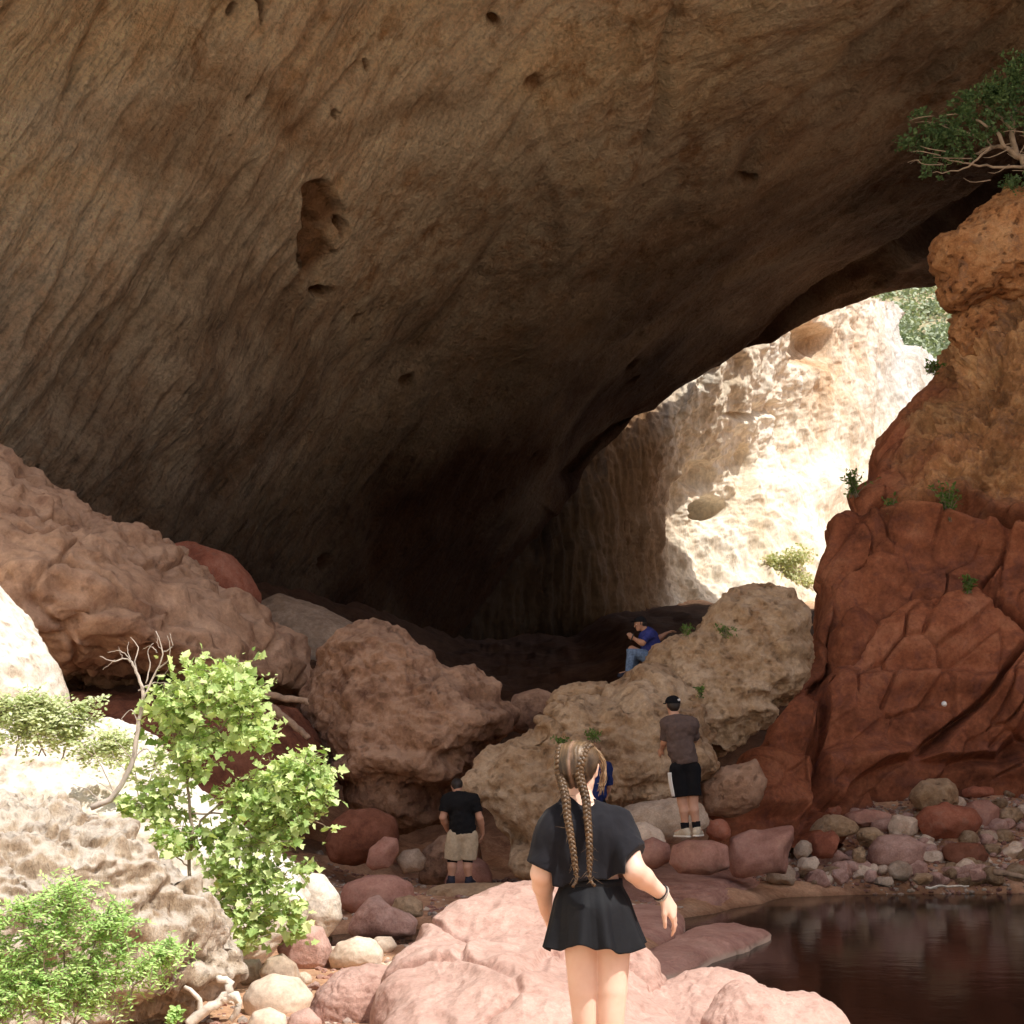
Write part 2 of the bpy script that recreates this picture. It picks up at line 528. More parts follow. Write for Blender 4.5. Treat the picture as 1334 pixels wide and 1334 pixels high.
gx = warp(420, 4.6, -170, 170)
gy = np.concatenate([12 + warp(520, 4.2, -150, 240)])
GX, GY = np.meshgrid(gx, gy)
GZ = height(GX, GY)
V = np.stack([GX, GY, GZ], -1).reshape(-1, 3)
F = grid_faces(len(gy), len(gx))
me = make_mesh('ground', V, F)
cc = np.ones((len(V), 3)) * np.array([1.25, 1.2, 1.15])
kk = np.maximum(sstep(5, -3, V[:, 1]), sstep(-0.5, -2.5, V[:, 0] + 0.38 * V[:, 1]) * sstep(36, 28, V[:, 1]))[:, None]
cc = cc * (1 - kk) + kk * np.array([1.95, 2.8, 3.5])  # ground out of view paled to bounce more light onto the roof
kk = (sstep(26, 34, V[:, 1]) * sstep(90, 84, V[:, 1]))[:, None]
cc = cc * (1 - kk) + kk * np.array([0.22, 0.18, 0.16])  # shade of the tunnel painted into its floor colour
kk = sstep(84, 95, V[:, 1])[:, None]
cc = cc * (1 - kk) + kk * np.array([1.7, 1.8, 1.8])
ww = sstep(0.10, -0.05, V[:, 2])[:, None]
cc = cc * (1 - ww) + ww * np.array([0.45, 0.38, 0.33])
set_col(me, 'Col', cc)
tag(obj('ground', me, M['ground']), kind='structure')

# water
t = NT('pool_water')
v = t.coord('Object', (1, 1, 1))
n = t.noise(v, 1.6, 4, 0.55, 0.3)
n2 = t.noise(v, 7.0, 3, 0.5)
nb = t.bump(t.math('ADD', n, t.math('MULTIPLY', n2, 0.25)), 0.12, 0.03)
t.bsdf((0.016, 0.009, 0.006), 0.09, nb, 0.07, IOR=1.333)
wx, wy = np.meshgrid(np.linspace(-4, 24, 60), np.linspace(5, 26, 50))
V = np.stack([wx, wy, np.zeros_like(wx)], -1).reshape(-1, 3)
tag(obj('water', make_mesh('water', V, grid_faces(50, 60)), t.m), kind='structure')

# ------------------------------------------------------------------ cave roof (underside of the natural bridge)
R0 = [(-600, 720, 24), (-150, 780, 33), (80, 800, 42), (280, 870, 52), (450, 890, 64), (575, 850, 74), (692, 700, 77), (820, 562, 79.5), (960, 466, 82), (1130, 386, 82.5), (1300, 366, 78), (1500, 330, 70), (1900, 300, 58)]
R1 = [(-600, 540, 24.5), (-150, 650, 34), (60, 705, 42), (250, 765, 51), (405, 790, 61), (545, 760, 69), (672, 668, 73), (797, 532, 76), (935, 432, 78), (1105, 350, 78), (1290, 322, 74), (1500, 290, 66), (1900, 260, 55)]
R2 = [(-600, 320, 25), (-200, 480, 35), (30, 580, 42), (220, 625, 49), (380, 660, 58), (520, 650, 64), (665, 575, 66), (795, 452, 67), (930, 360, 67), (1110, 268, 66), (1300, 230, 63), (1520, 190, 58), (1900, 150, 50)]
R3 = [(-600, 0, 25), (-200, 250, 35), (50, 390, 42), (240, 440, 47), (400, 460, 54), (555, 440, 58), (720, 370, 58), (855, 285, 58), (995, 195, 56), (1175, 115, 54), (1370, 80, 51), (1600, 20, 47), (1950, -50, 42)]
R4 = [(-600, -250, 24.5), (-150, 0, 34), (110, 150, 40), (300, 200, 44), (470, 210, 49), (640, 180, 51), (800, 125, 50), (945, 60, 49), (1085, -10, 47), (1260, -85, 45), (1460, -130, 42), (1700, -220, 38), (2100, -320, 33)]
R5 = [(-600, -480, 23), (-100, -250, 32), (170, -120, 38), (370, -85, 41), (550, -85, 44), (740, -115, 44), (905, -165, 43), (1045, -225, 41), (1190, -285, 39), (1370, -360, 37), (1600, -450, 34), (1900, -560, 30), (2400, -700, 26)]
BND = np.array([(-50, 60), (-24, 36), (-14, 26), (-8, 20.8), (-5, 18.6), (-2.5, 18.0), (-1.3, 17.3), (-0.4, 14.2), (0.6, 10.6), (1.2, 9.2), (2, 9.5), (3, 9.2), (6, 8.6), (15, 8), (60, 4)])
rows = [[P(*p) for p in r] for r in (R0, R1, R2, R3, R4, R5)]
ZL = 27.5
sh = SUN[:2] / SUN[2] * ZL
lipx = [-34, -19, -10.5, -4.5, 0.5, 4.5, 7.4, 8.9, 10.2, 14, 20, 30, 48]
lip = []  # near lip out of view, shaped to drop its shadow along the wanted line
for x in lipx:
    yb = np.interp(x - sh[0], BND[:, 0], BND[:, 1])
    lip.append(np.array([x, yb + sh[1], ZL - (6 if x < -15 else 0)]))
r5 = rows[-1]
mid1 = [a * 0.62 + b * 0.38 + np.array([0, 0, 1.5]) for a, b in zip(r5, lip)]
mid2 = [a * 0.25 + b * 0.75 + np.array([0, 0, 1.2]) for a, b in zip(r5, lip)]
face1 = [p + np.array([0, 0.5, 4.0]) for p in lip]
face2 = [p + np.array([0, 4.0, 10.0]) for p in lip]
back = [p + np.array([0, 0.6, 4.5]) for p in rows[0]]  # far rim raised out of view to lengthen its shadow on the gorge wall
ctrl = [back] + rows + [mid1, mid2, lip, face1, face2]
tr = np.concatenate([np.linspace(0, 1, 8)[:-1], np.linspace(1, 6.1, 620)[:-1], np.linspace(6.1, 11, 90)])
tc = np.concatenate([np.linspace(0, 1, 50)[:-1], np.linspace(1, 10.4, 700)[:-1], np.linspace(10.4, 12, 60)])
S = sheet(ctrl, tr, tc)
V = S.reshape(-1, 3); F = grid_faces(len(tr), len(tc))
N = normals(V, F)
if np.mean(np.einsum('ij,ij->i', N, CAM - V)) < 0:
    N = -N; F = F[:, ::-1]
px, py = proj(V)
dd = np.maximum(V[:, 1], 20)
behind = V[:, 1] < 15
# flow coordinate: streaks lean from upper right to lower left, flatter towards the lip
ang = np.radians(57 - 17 * sstep(500, 1150, px))
uu = (px * np.sin(ang) + py * np.cos(ang)) / FPX * 50
vv = (px * np.cos(ang) - py * np.sin(ang)) / FPX * 50
uu = np.where(behind, V[:, 0], uu); vv = np.where(behind, V[:, 1], vv)
Q = np.stack([uu * 1.0, vv * 0.2, np.zeros_like(uu)], -1)
vis = np.clip(tr - 1, 0, 5)  # noqa
edge = np.repeat(sstep(1.0, 1.25, tr) * sstep(9.2, 8.6, tr), len(tc))        # fade at the silhouette rows
left = sstep(420, 60, px) * sstep(180, 420, py)
disp = 0.7 * fbm(V, 0.08, 3, 0.5, 1) * (0.25 + 0.75 * edge)
disp += 0.13 * fbm(Q, 0.55, 4, 0.55, 2) * (0.4 + 0.6 * edge)
disp += left * 0.55 * fbm(Q * [1, 0.5, 1], 0.42, 4, 0.55, 9, ridged=True)
disp += 0.10 * fbm(V, 0.6, 5, 0.55, 3)
disp += 0.09 * fbm(Q * [1.0, 0.8, 1], 1.6, 4, 0.6, 6, ridged=True) * edge
disp += -0.30 * sstep(0.35, 0.75, fbm(Q * [1, 0.7, 1], 0.8, 2, 0.5, 4)) * edge
scal = perlin(V * 0.9, 8)
disp += 0.04 * np.abs(scal)
# long joints running along the span on the right
for (a, b, w, dp) in (((1330, 215), (760, 600), 10, 1.7), ((1210, -10), (960, 210), 9, 0.8), ((880, 30), (850, 165), 7, 0.7), ((470, 90), (400, 165), 6, 0.4), ((310, 240), (235, 340), 7, 0.5),
                      ((130, 40), (100, 100), 9, 0.6), ((820, 60), (800, 160), 10, 0.5), ((640, 20), (600, 60), 6, 0.4)):
    ax, ay = a; bx, by = b
    wob = 12 * perlin(np.stack([px * 0.012, py * 0.012, px * 0], -1), 21)
    tt = np.clip(((px - ax) * (bx - ax) + (py - ay) * (by - ay)) / ((bx - ax) ** 2 + (by - ay) ** 2), 0, 1)
    ds = ((px - ax - tt * (bx - ax)) * (by - ay) - (py - ay - tt * (by - ay)) * (bx - ax)) / math.hypot(bx - ax, by - ay) + wob
    dl = np.hypot(px - ax - tt * (bx - ax), py - ay - tt * (by - ay))
    m = np.where(behind, 0, np.exp(-(ds / w) ** 2) * (dl < 60) * np.exp(-np.clip(dl - 22, 0, 99) ** 2 / 200))
    disp -= 0.6 * dp * m
    disp += np.where(behind, 0, 0.10 * dp * np.exp(-((ds - 2.2 * w) / (1.6 * w)) ** 2) * (dl < 80))
# scattered pocks and hollows
F1, F2, ID = worley(V * [1, 1, 0.8], 0.55, 5)
pk = sstep(0.93, 0.96, ID) * sstep(0.26, 0.10, F1 + 0.08 * perlin(V * 3, 9)) * edge
disp -= 0.35 * pk
disp -= 0.13 * sstep(0.1, 0.6, fbm(Q * [0.7, 0.9, 1], 0.5, 4, 0.6, 14)) * edge
# cavities
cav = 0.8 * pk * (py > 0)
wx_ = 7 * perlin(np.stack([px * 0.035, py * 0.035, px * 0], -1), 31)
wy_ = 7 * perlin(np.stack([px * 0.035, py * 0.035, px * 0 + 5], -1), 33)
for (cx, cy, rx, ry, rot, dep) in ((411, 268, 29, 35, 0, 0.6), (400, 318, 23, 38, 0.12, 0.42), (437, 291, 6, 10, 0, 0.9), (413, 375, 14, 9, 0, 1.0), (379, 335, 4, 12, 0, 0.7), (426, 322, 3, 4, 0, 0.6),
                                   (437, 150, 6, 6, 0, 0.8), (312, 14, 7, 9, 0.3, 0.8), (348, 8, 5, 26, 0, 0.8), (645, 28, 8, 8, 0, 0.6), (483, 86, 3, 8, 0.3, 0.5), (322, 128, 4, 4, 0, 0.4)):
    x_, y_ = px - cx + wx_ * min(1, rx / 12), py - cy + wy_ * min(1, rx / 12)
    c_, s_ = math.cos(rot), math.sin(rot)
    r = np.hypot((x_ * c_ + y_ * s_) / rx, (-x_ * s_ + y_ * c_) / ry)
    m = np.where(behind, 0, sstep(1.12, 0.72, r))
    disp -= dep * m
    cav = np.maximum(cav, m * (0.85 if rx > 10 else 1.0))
V = V + N * disp[:, None]
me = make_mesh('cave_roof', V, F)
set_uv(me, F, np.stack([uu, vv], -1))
rust = np.clip(0.25 + 0.9 * np.exp(-(((px - 330) / 170) ** 2 + ((py - 10) / 75) ** 2)) + 0.8 * np.exp(-(((px - 700) / 200) ** 2 + ((py - 60) / 80) ** 2))
               + 0.6 * np.exp(-(((px - 560) / 230) ** 2 + ((py - 300) / 90) ** 2)) + 0.9 * np.exp(-(((px - 840) / 90) ** 2 + ((py - 110) / 130) ** 2)) + 0.6 * sstep(900, 1200, px)
               + 0.25 * fbm(V, 0.12, 2, 0.5, 12), 0, 1)
strk = np.clip(0.25 + 0.6 * sstep(150, 450, py) * sstep(700, 350, px) + 0.5 * np.exp(-(((px - 130) / 120) ** 2 + ((py - 60) / 90) ** 2)), 0, 1)
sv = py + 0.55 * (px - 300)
roof_shade = np.clip(0.72 * sstep(210, 690, sv) + 0.28 * sstep(560, 860, sv) + 0.10 * fbm(V, 0.15, 3, 0.5, 13), 0, 1)  # shade painted into the roof colour, deepening towards the pit and right
set_col(me, 'Col', np.stack([rust, strk, cav, roof_shade], -1))
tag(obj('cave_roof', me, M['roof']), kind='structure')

# ------------------------------------------------------------------ gorge wall: inner tunnel wall running out into the sunlit canyon
W = [
    [(560, 920, 78), (560, 800, 78), (590, 720, 79), (640, 620, 81), (700, 520, 83), (740, 400, 85)],
    [(690, 870, 80), (705, 770, 80.4), (730, 690, 81.2), (775, 600, 83.2), (830, 510, 86), (880, 400, 88)],
    [(790, 870, 82), (800, 770, 82.6), (808, 690, 83.6), (845, 600, 84.6), (900, 520, 84.9), (950, 400, 85.5)],
    [(890, 850, 85.5), (866, 775, 88.6), (862, 690, 89.9), (886, 600, 89.4), (945, 500, 88.6), (990, 400, 89.2)],
    [(960, 850, 87.5), (945, 780, 91.0), (930, 690, 94.5), (952, 600, 96.5), (1000, 500, 97.5), (1040, 380, 100.5)],
    [(1050, 840, 91), (1045, 760, 95), (1030, 680, 99.5), (1040, 580, 104), (1070, 480, 108), (1095, 385, 112)],
    [(1130, 830, 96), (1125, 740, 102), (1115, 650, 108), (1115, 560, 112), (1125, 470, 116), (1140, 392, 121)],
    [(1230, 830, 104), (1215, 720, 110), (1200, 620, 116), (1192, 540, 121), (1185, 460, 127), (1168, 402, 132)],
    [(1320, 830, 122), (1290, 720, 126), (1262, 620, 132), (1240, 560, 138), (1215, 500, 144), (1196, 458, 150)],
    [(1420, 830, 140), (1390, 720, 144), (1360, 640, 150), (1330, 590, 156), (1290, 530, 162), (1250, 490, 168)],
]
ctrl = np.array([[P(*p) for p in c] for c in W]).transpose(1, 0, 2)
tr = np.linspace(0, 5, 430); tc = np.linspace(0, 9, 560)
S = sheet(ctrl, tr, tc)
V = S.reshape(-1, 3); F = grid_faces(len(tr), len(tc))
N = normals(V, F)
if np.mean(np.einsum('ij,ij->i', N, CAM - V)) < 0:
    N = -N; F = F[:, ::-1]
px, py = proj(V)
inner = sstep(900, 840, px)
Qs = V * [1, 1, 0.28]
disp = 0.9 * fbm(V, 0.085, 3, 0.5, 41) * (1 - 0.6 * inner)
disp += (0.36) * fbm(Qs, 0.30, 4, 0.5, 42, ridged=True)
F1, F2, _ = worley(V * [1, 1, 0.8], 0.42, 4)
rough = (1 - inner) * sstep(1120, 960, px + 0.45 * (py - 600))
disp += rough * 0.35 * (0.6 - F1) + rough * 0.28 * fbm(V, 0.7, 4, 0.6, 45)
disp += 0.16 * fbm(V, 0.9, 4, 0.55, 44)
disp += inner * 0.35 * fbm(V * [1.6, 1.6, 0.16], 0.7, 3, 0.5, 48, ridged=True)
for (cx, cy, rx, ry, dep) in ((918, 663, 25, 15, 3.2), (958, 612, 16, 36, 1.2), (960, 535, 30, 6, 1.4), (1012, 556, 10, 26, 1.0), (1050, 450, 36, 30, 2.6), (1000, 530, 20, 12, 1.6), (905, 620, 16, 22, 1.2), (1180, 440, 12, 38, 1.4)):
    r = np.hypot((px - cx) / rx, (py - cy) / ry) + 0.25 * perlin(V * 0.5, 51)
    disp -= dep * sstep(1.1, 0.55, r)
for (cx, cy, rx, ry, h) in ((1010, 640, 60, 30, 1.3), (960, 700, 70, 30, 1.2), (1075, 640, 24, 30, 1.4), (1100, 560, 30, 50, 1.0)):
    r = np.hypot((px - cx) / rx, (py - cy) / ry)
    disp += h * np.exp(-r * r)
V = V + N * disp[:, None]
me = make_mesh('gorge_wall', V, F)
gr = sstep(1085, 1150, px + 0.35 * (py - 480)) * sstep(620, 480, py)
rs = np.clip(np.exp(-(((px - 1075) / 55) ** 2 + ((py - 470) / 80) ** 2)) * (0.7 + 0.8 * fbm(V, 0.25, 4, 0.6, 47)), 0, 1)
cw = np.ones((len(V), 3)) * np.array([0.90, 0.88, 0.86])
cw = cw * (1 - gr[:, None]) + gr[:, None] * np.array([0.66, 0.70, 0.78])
cw = cw * (1 - 0.9 * rs[:, None]) + 0.9 * rs[:, None] * np.array([0.62, 0.45, 0.32])
iw = (0.05 + 0.26 * sstep(700, 875, px - 0.12 * (py - 700)))[:, None] * np.array([1.0, 0.66, 0.43])  # tunnel shade painted into the inner wall, deepening to the left
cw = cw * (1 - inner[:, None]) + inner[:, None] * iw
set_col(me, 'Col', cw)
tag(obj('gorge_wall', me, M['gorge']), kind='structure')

# ------------------------------------------------------------------ canyon sides out of view, added to bounce and block light on the roof
for nm, xs, sgn in (('added_side_wall', (-17, -20, -28, -40, -58), -1), ('added_side_wall', (30, 32, 35, 39, 44), 1)):
    g = [[(x + sgn * 2.5 * math.sin(yy * 0.13 + j), yy, z + (0.5 if j else -1)) for yy in (-90, -60, -40, -25, -12, 0, 9 if sgn > 0 else 21)] for j, (x, z) in enumerate(zip(xs, (0, 7, 18, 30, 42) if sgn < 0 else (0, 3, 7, 11, 14)))]
    S = sheet(g, np.linspace(0, 4, 90), np.linspace(0, 6, 180)).reshape(-1, 3)
    F = grid_faces(90, 180); N = normals(S, F)
    if np.mean(N[:, 0]) * sgn > 0:
        N = -N; F = F[:, ::-1]
    S = S + N * (1.6 * fbm(S, 0.12, 5, 0.55, 91))[:, None]
    me = make_mesh(nm, S, F); set_col(me, 'Col', np.ones((len(S), 3)))
    tag(obj(nm, me, M['gorge']), kind='structure')

# ------------------------------------------------------------------ far hillside beyond the bridge
hc = [[P(x, y, d) for (x, y, d) in r] for r in (
    [(1000, 560, 190), (1120, 560, 185), (1200, 560, 180), (1300, 560, 175), (1450, 560, 170)],
    [(1000, 440, 230), (1120, 440, 225), (1200, 440, 220), (1300, 440, 215), (1450, 440, 210)],
    [(1000, 330, 280), (1120, 330, 275), (1200, 330, 270), (1300, 330, 265), (1450, 330, 260)],
    [(1000, 240, 340), (1120, 240, 335), (1200, 240, 330), (1300, 240, 325), (1450, 240, 320)])]
tr = np.linspace(0, 3, 80); tc = np.linspace(0, 4, 90)
S = sheet(hc, tr, tc).reshape(-1, 3)
S = S + np.array([0, 0, 1.0]) * (2.5 * fbm(S, 0.03, 4, 0.5, 61))[:, None]
M['hill'] = rock_mat('hill_earth', (0.30, 0.30, 0.20), (0.42, 0.40, 0.29), (0.52, 0.48, 0.37), scale=0.1, bump=0.3, bdist=0.5, rnd=False)
tag(obj('hillside', make_mesh('hillside', S, grid_faces(80, 90)), M['hill']), kind='structure')

LOBED = np.array([(0, 0), (0.10, -0.12), (0.42, -0.05), (0.30, 0.16), (0.62, 0.36), (0.33, 0.48), (0.30, 0.62), (0.0, 1.0), (-0.30, 0.62), (-0.33, 0.48), (-0.62, 0.36), (-0.30, 0.16), (-0.42, -0.05), (-0.10, -0.12)])
SLIM = np.array([(0, 0), (0.16, 0.35), (0.13, 0.7), (0, 1.0), (-0.13, 0.7), (-0.16, 0.35)])
OVAL = np.array([(0, 0), (0.32, 0.3), (0.26, 0.7), (0, 1.0), (-0.26, 0.7), (-0.32, 0.3)])


def leaves_mesh(name, pos, nrm, tip, size, shape=OVAL, cup=0.15):
    """one mesh of separate leaves, pos/nrm/tip (N,3), size (N,)"""
    n, k = len(pos), len(shape)
    nrm = nrm / np.maximum(np.linalg.norm(nrm, axis=1), 1e-9)[:, None]
    tip = tip - nrm * np.einsum('ij,ij->i', tip, nrm)[:, None]
    tip /= np.maximum(np.linalg.norm(tip, axis=1), 1e-9)[:, None]
    sd = np.cross(tip, nrm)
    x = shape[:, 0]; y = shape[:, 1]
    z = cup * (np.abs(x) * 0.9 - 0.5 * (y - 0.5) ** 2)
    V = pos[:, None] + size[:, None, None] * (x[None, :, None] * sd[:, None] + y[None, :, None] * tip[:, None] + z[None, :, None] * nrm[:, None])
    c = pos + size[:, None] * (0.42 * tip)
    V = np.concatenate([V, c[:, None]], 1)
    base = np.arange(n)[:, None] * (k + 1)
    i = np.arange(k); j = (i + 1) % k
    F = np.stack([base + i, base + j, np.broadcast_to(base + k, (n, k))], -1).reshape(-1, 3)
    return make_mesh(name, V.reshape(-1, 3), F, smooth=False)


def rand_unit(n):
    v = RNG.normal(size=(n, 3)); return v / np.linalg.norm(v, axis=1)[:, None]


M['far_leaf'] = leaf_mat('far_tree_leaf', (0.26, 0.32, 0.19), (0.48, 0.53, 0.38), 0.2, 0.3)  # haze painted in by paling the leaf colours
pts = []
for k in range(330):
    x, y = RNG.uniform(1090, 1290), RNG.uniform(300, 520)
    d = np.interp(y, [240, 330, 440, 560], [330, 270, 220, 180]) - 1
    c = P(x, y, d)
    r = RNG.uniform(1.2, 3.4)
    m = 110
    q = rand_unit(m) * (RNG.random((m, 1)) ** 0.4) * r * np.array([1, 1, 1.1]) + c + [0, 0, r * 0.5]
    pts.append(q)
pts = np.concatenate(pts)
me = leaves_mesh('hillside_woods', pts, rand_unit(len(pts)) + [0, -0.3, 0.8], rand_unit(len(pts)), RNG.uniform(0.5, 1.0, len(pts)))
tag(obj('woods', me, M['far_leaf']), 'pale hazy green trees on the hillside beyond the bridge', 'woods', kind='stuff')

# ------------------------------------------------------------------ red cliff on the right
RC = [  # columns left to right, each bottom -> top
    [(1010, 1110, 31), (1040, 1010, 32), (1070, 920, 33), (1090, 800, 35), (1125, 700, 36.5), (1160, 610, 38), (1190, 545, 39), (1230, 490, 40), (1275, 430, 41), (1300, 360, 42)],
    [(918, 1115, 24.4), (964, 1010, 25.4), (1010, 920, 26.5), (1056, 800, 28), (1098, 700, 29.5), (1135, 612, 31), (1174, 542, 32), (1217, 482, 33), (1256, 420, 34), (1280, 350, 35)],
    [(1020, 1110, 24.0), (1052, 1010, 24.9), (1086, 920, 25.8), (1118, 800, 27.2), (1148, 700, 28.6), (1178, 610, 29.7), (1210, 540, 30.6), (1246, 480, 31.4), (1276, 420, 32.2), (1300, 340, 33)],
    [(1160, 1100, 25.0), (1165, 1010, 25.6), (1175, 920, 26.0), (1185, 800, 27.0), (1200, 700, 28.2), (1220, 610, 28.8), (1240, 540, 29.4), (1265, 470, 30), (1290, 400, 30.8), (1315, 310, 31.6)],
    [(1330, 1090, 25.8), (1330, 1000, 26.0), (1330, 910, 26.2), (1330, 800, 26.9), (1330, 700, 27.9), (1335, 610, 28.2), (1340, 540, 28.6), (1345, 460, 29), (1350, 380, 29.6), (1355, 270, 30.4)],
    [(1560, 1100, 24), (1560, 1000, 24.5), (1560, 900, 25), (1560, 790, 25.6), (1560, 690, 26.4), (1560, 600, 27), (1560, 520, 27.5), (1560, 440, 28), (1560, 340, 29), (1560, 220, 30)],
    [(2100, 1150, 17), (2100, 1050, 18), (2100, 930, 19), (2100, 800, 20), (2100, 690, 21), (2100, 580, 22), (2100, 480, 23), (2100, 400, 24), (2100, 300, 25), (2100, 180, 26)],
]
ctrl = np.array([[P(*p) for p in c] for c in RC]).transpose(1, 0, 2)
top = ctrl[-1] + np.array([1.5, 6, 0.8])
ctrl = np.concatenate([ctrl, top[None]])
tr = np.concatenate([np.linspace(0, 9, 560)[:-1], np.linspace(9, 10, 30)]); tc = np.concatenate([np.linspace(0, 4.3, 430)[:-1], np.linspace(4.3, 6, 60)])
S = sheet(ctrl, tr, tc)
V = S.reshape(-1, 3); F = grid_faces(len(tr), len(tc))
N = normals(V, F)
if np.mean(np.einsum('ij,ij->i', N, CAM - V)) < 0:
    N = -N; F = F[:, ::-1]
px, py = proj(V)
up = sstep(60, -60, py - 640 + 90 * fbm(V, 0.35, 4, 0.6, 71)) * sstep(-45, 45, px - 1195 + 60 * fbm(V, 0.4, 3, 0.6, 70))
wv = 0.5 * np.stack([perlin(V * 0.5, 72), perlin(V * 0.5, 73), perlin(V * 0.5, 74)], -1)
ca, sa = math.cos(0.75), math.sin(0.75)
VD = np.stack([V[:, 0] * ca + V[:, 2] * sa, V[:, 1], -V[:, 0] * sa + V[:, 2] * ca], -1)
F1, F2, ID = worley((VD + wv) * [0.42, 0.7, 0.95], 0.55, 7)
G1, G2, ID2 = worley((VD + wv * 0.6) * [0.6, 0.8, 1.25], 1.3, 8)
crack = sstep(0.0, 0.10, F2 - F1); crack2 = sstep(0.0, 0.08, G2 - G1)
silh = np.tile(sstep(0.9, 2.0, tc), len(tr)); silh = 0.45 + 0.55 * silh
disp = 0.6 * fbm(V, 0.22, 3, 0.5, 75)
disp += (1 - up) * (0.22 * (crack - 1) + 0.75 * (ID - 0.5) * crack + 0.11 * (crack2 - 1) * (fbm(V, 0.5, 2, 0.5, 99) > -0.1) + 0.16 * (ID2 - 0.5) * crack2)
disp += up * (0.55 * fbm(V, 0.8, 5, 0.62, 76) - 0.30 * sstep(0.30, 0.05, G1) + 0.35 * (0.5 - F1))
disp += 0.10 * fbm(V, 1.6, 4, 0.5, 77)
# ledges
for yy, hh in ((690, 0.55), (640, 0.35), (880, 0.3), (985, 0.25)):
    s = py + 16 * perlin(V * 0.4, 78 + int(yy)) - 0.04 * (px - 1200)
    disp += hh * np.exp(-((s - yy - 14) / 16) ** 2) - hh * 0.8 * np.exp(-((s - yy + 14) / 16) ** 2)
V = V + N * (disp * silh)[:, None]
me = make_mesh('red_cliff', V, F)
cr = np.stack([1 - 0.10 * (1 - crack), 1 - 0.15 * (1 - crack), 1 - 0.15 * (1 - crack)], -1) * (0.85 + 0.3 * ID[:, None])
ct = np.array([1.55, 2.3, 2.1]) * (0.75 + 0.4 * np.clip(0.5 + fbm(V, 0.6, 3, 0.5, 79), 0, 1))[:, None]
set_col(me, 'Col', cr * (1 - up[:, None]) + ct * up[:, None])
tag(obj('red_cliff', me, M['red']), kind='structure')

# ------------------------------------------------------------------ rocks
def radial(out, c):
    out = np.asarray(out, float)
    n = len(out)
    dense = np.concatenate([out[i] + (out[(i + 1) % n] - out[i]) * np.linspace(0, 1, 24, endpoint=False)[:, None] for i in range(n)])
    d = dense - c
    th = np.arctan2(d[:, 1], d[:, 0]); r = np.hypot(d[:, 0], d[:, 1])
    bins = np.linspace(-math.pi, math.pi, 181)
    rr = np.full(180, np.nan)
    idx = np.clip(np.digitize(th, bins) - 1, 0, 179)
    for k in range(180):
        m = idx == k
        if m.any(): rr[k] = r[m].max()
    ok = ~np.isnan(rr); xs = np.arange(180)
    rr = np.interp(xs, xs[ok], rr[ok], period=180)
    ker = np.array([1, 2, 3, 2, 1]) / 9
    rr = np.convolve(np.concatenate([rr[-4:], rr, rr[:4]]), ker, 'same')[4:-4]
    ctr = (bins[:-1] + bins[1:]) / 2
    return lambda a: np.interp(a, ctr, rr, period=2 * math.pi)


def facet(V, k, seed, lo=0.72, hi=0.95):
    r = np.random.default_rng(seed)
    for _ in range(k):
        n = r.normal(size=3); n /= np.linalg.norm(n)
        c = r.uniform(lo, hi)
        d = V @ n - c
        V = V - np.clip(d, 0, None)[:, None] * n * 0.9
    return V


def rock_detail(V, F, size, seed, amp, crack, rough, strata=0.0):
    N = normals(V, F)
    q = V / size
    d = amp * size * fbm(q, 1.6, 3, 0.5, seed) * 0.6
    d += amp * size * 0.26 * rough * fbm(q, 4.5, 6, 0.55, seed + 5)
    d += amp * size * 0.30 * rough * (fbm(q * [1, 1, 1.6], 2.4, 3, 0.5, seed + 9, ridged=True) - 0.5)
    if rough > 1.2:
        F1, F2, _ = worley(q + 0.1 * np.stack([perlin(q * 4, 3), perlin(q * 4, 4), perlin(q * 4, 5)], -1), 5.0, seed % 7)
        pm = sstep(-0.15, 0.45, fbm(q, 1.8, 2, 0.5, seed + 31))
        d -= amp * size * 0.22 * sstep(0.36, 0.08, F1) * (0.1 + pm)
        if strata:
            zs = q[:, 2] * 5.0 + 0.9 * perlin(q * 1.5, seed + 40)
            d += strata * size * (perlin(np.stack([zs * 0 + 3.3, zs * 0 + 1.7, zs], -1), seed + 41) * sstep(0.1, -0.3, q[:, 2]) - 0.7 * np.exp(-((q[:, 2] + 0.62 + 0.1 * perlin(q * 2, 3)) / 0.16) ** 2))
    if crack:
        w = 0.16 * np.stack([perlin(q * 2.2, seed), perlin(q * 2.2, seed + 1), perlin(q * 2.2, seed + 2)], -1)
        F1, F2, ID = worley(q + w, 2.3, seed % 9)
        c = sstep(0, 0.10, F2 - F1)
        d += crack * size * ((c - 1) * 0.6 + (ID - 0.5) * c * 0.7)
    return V + N * d[:, None]


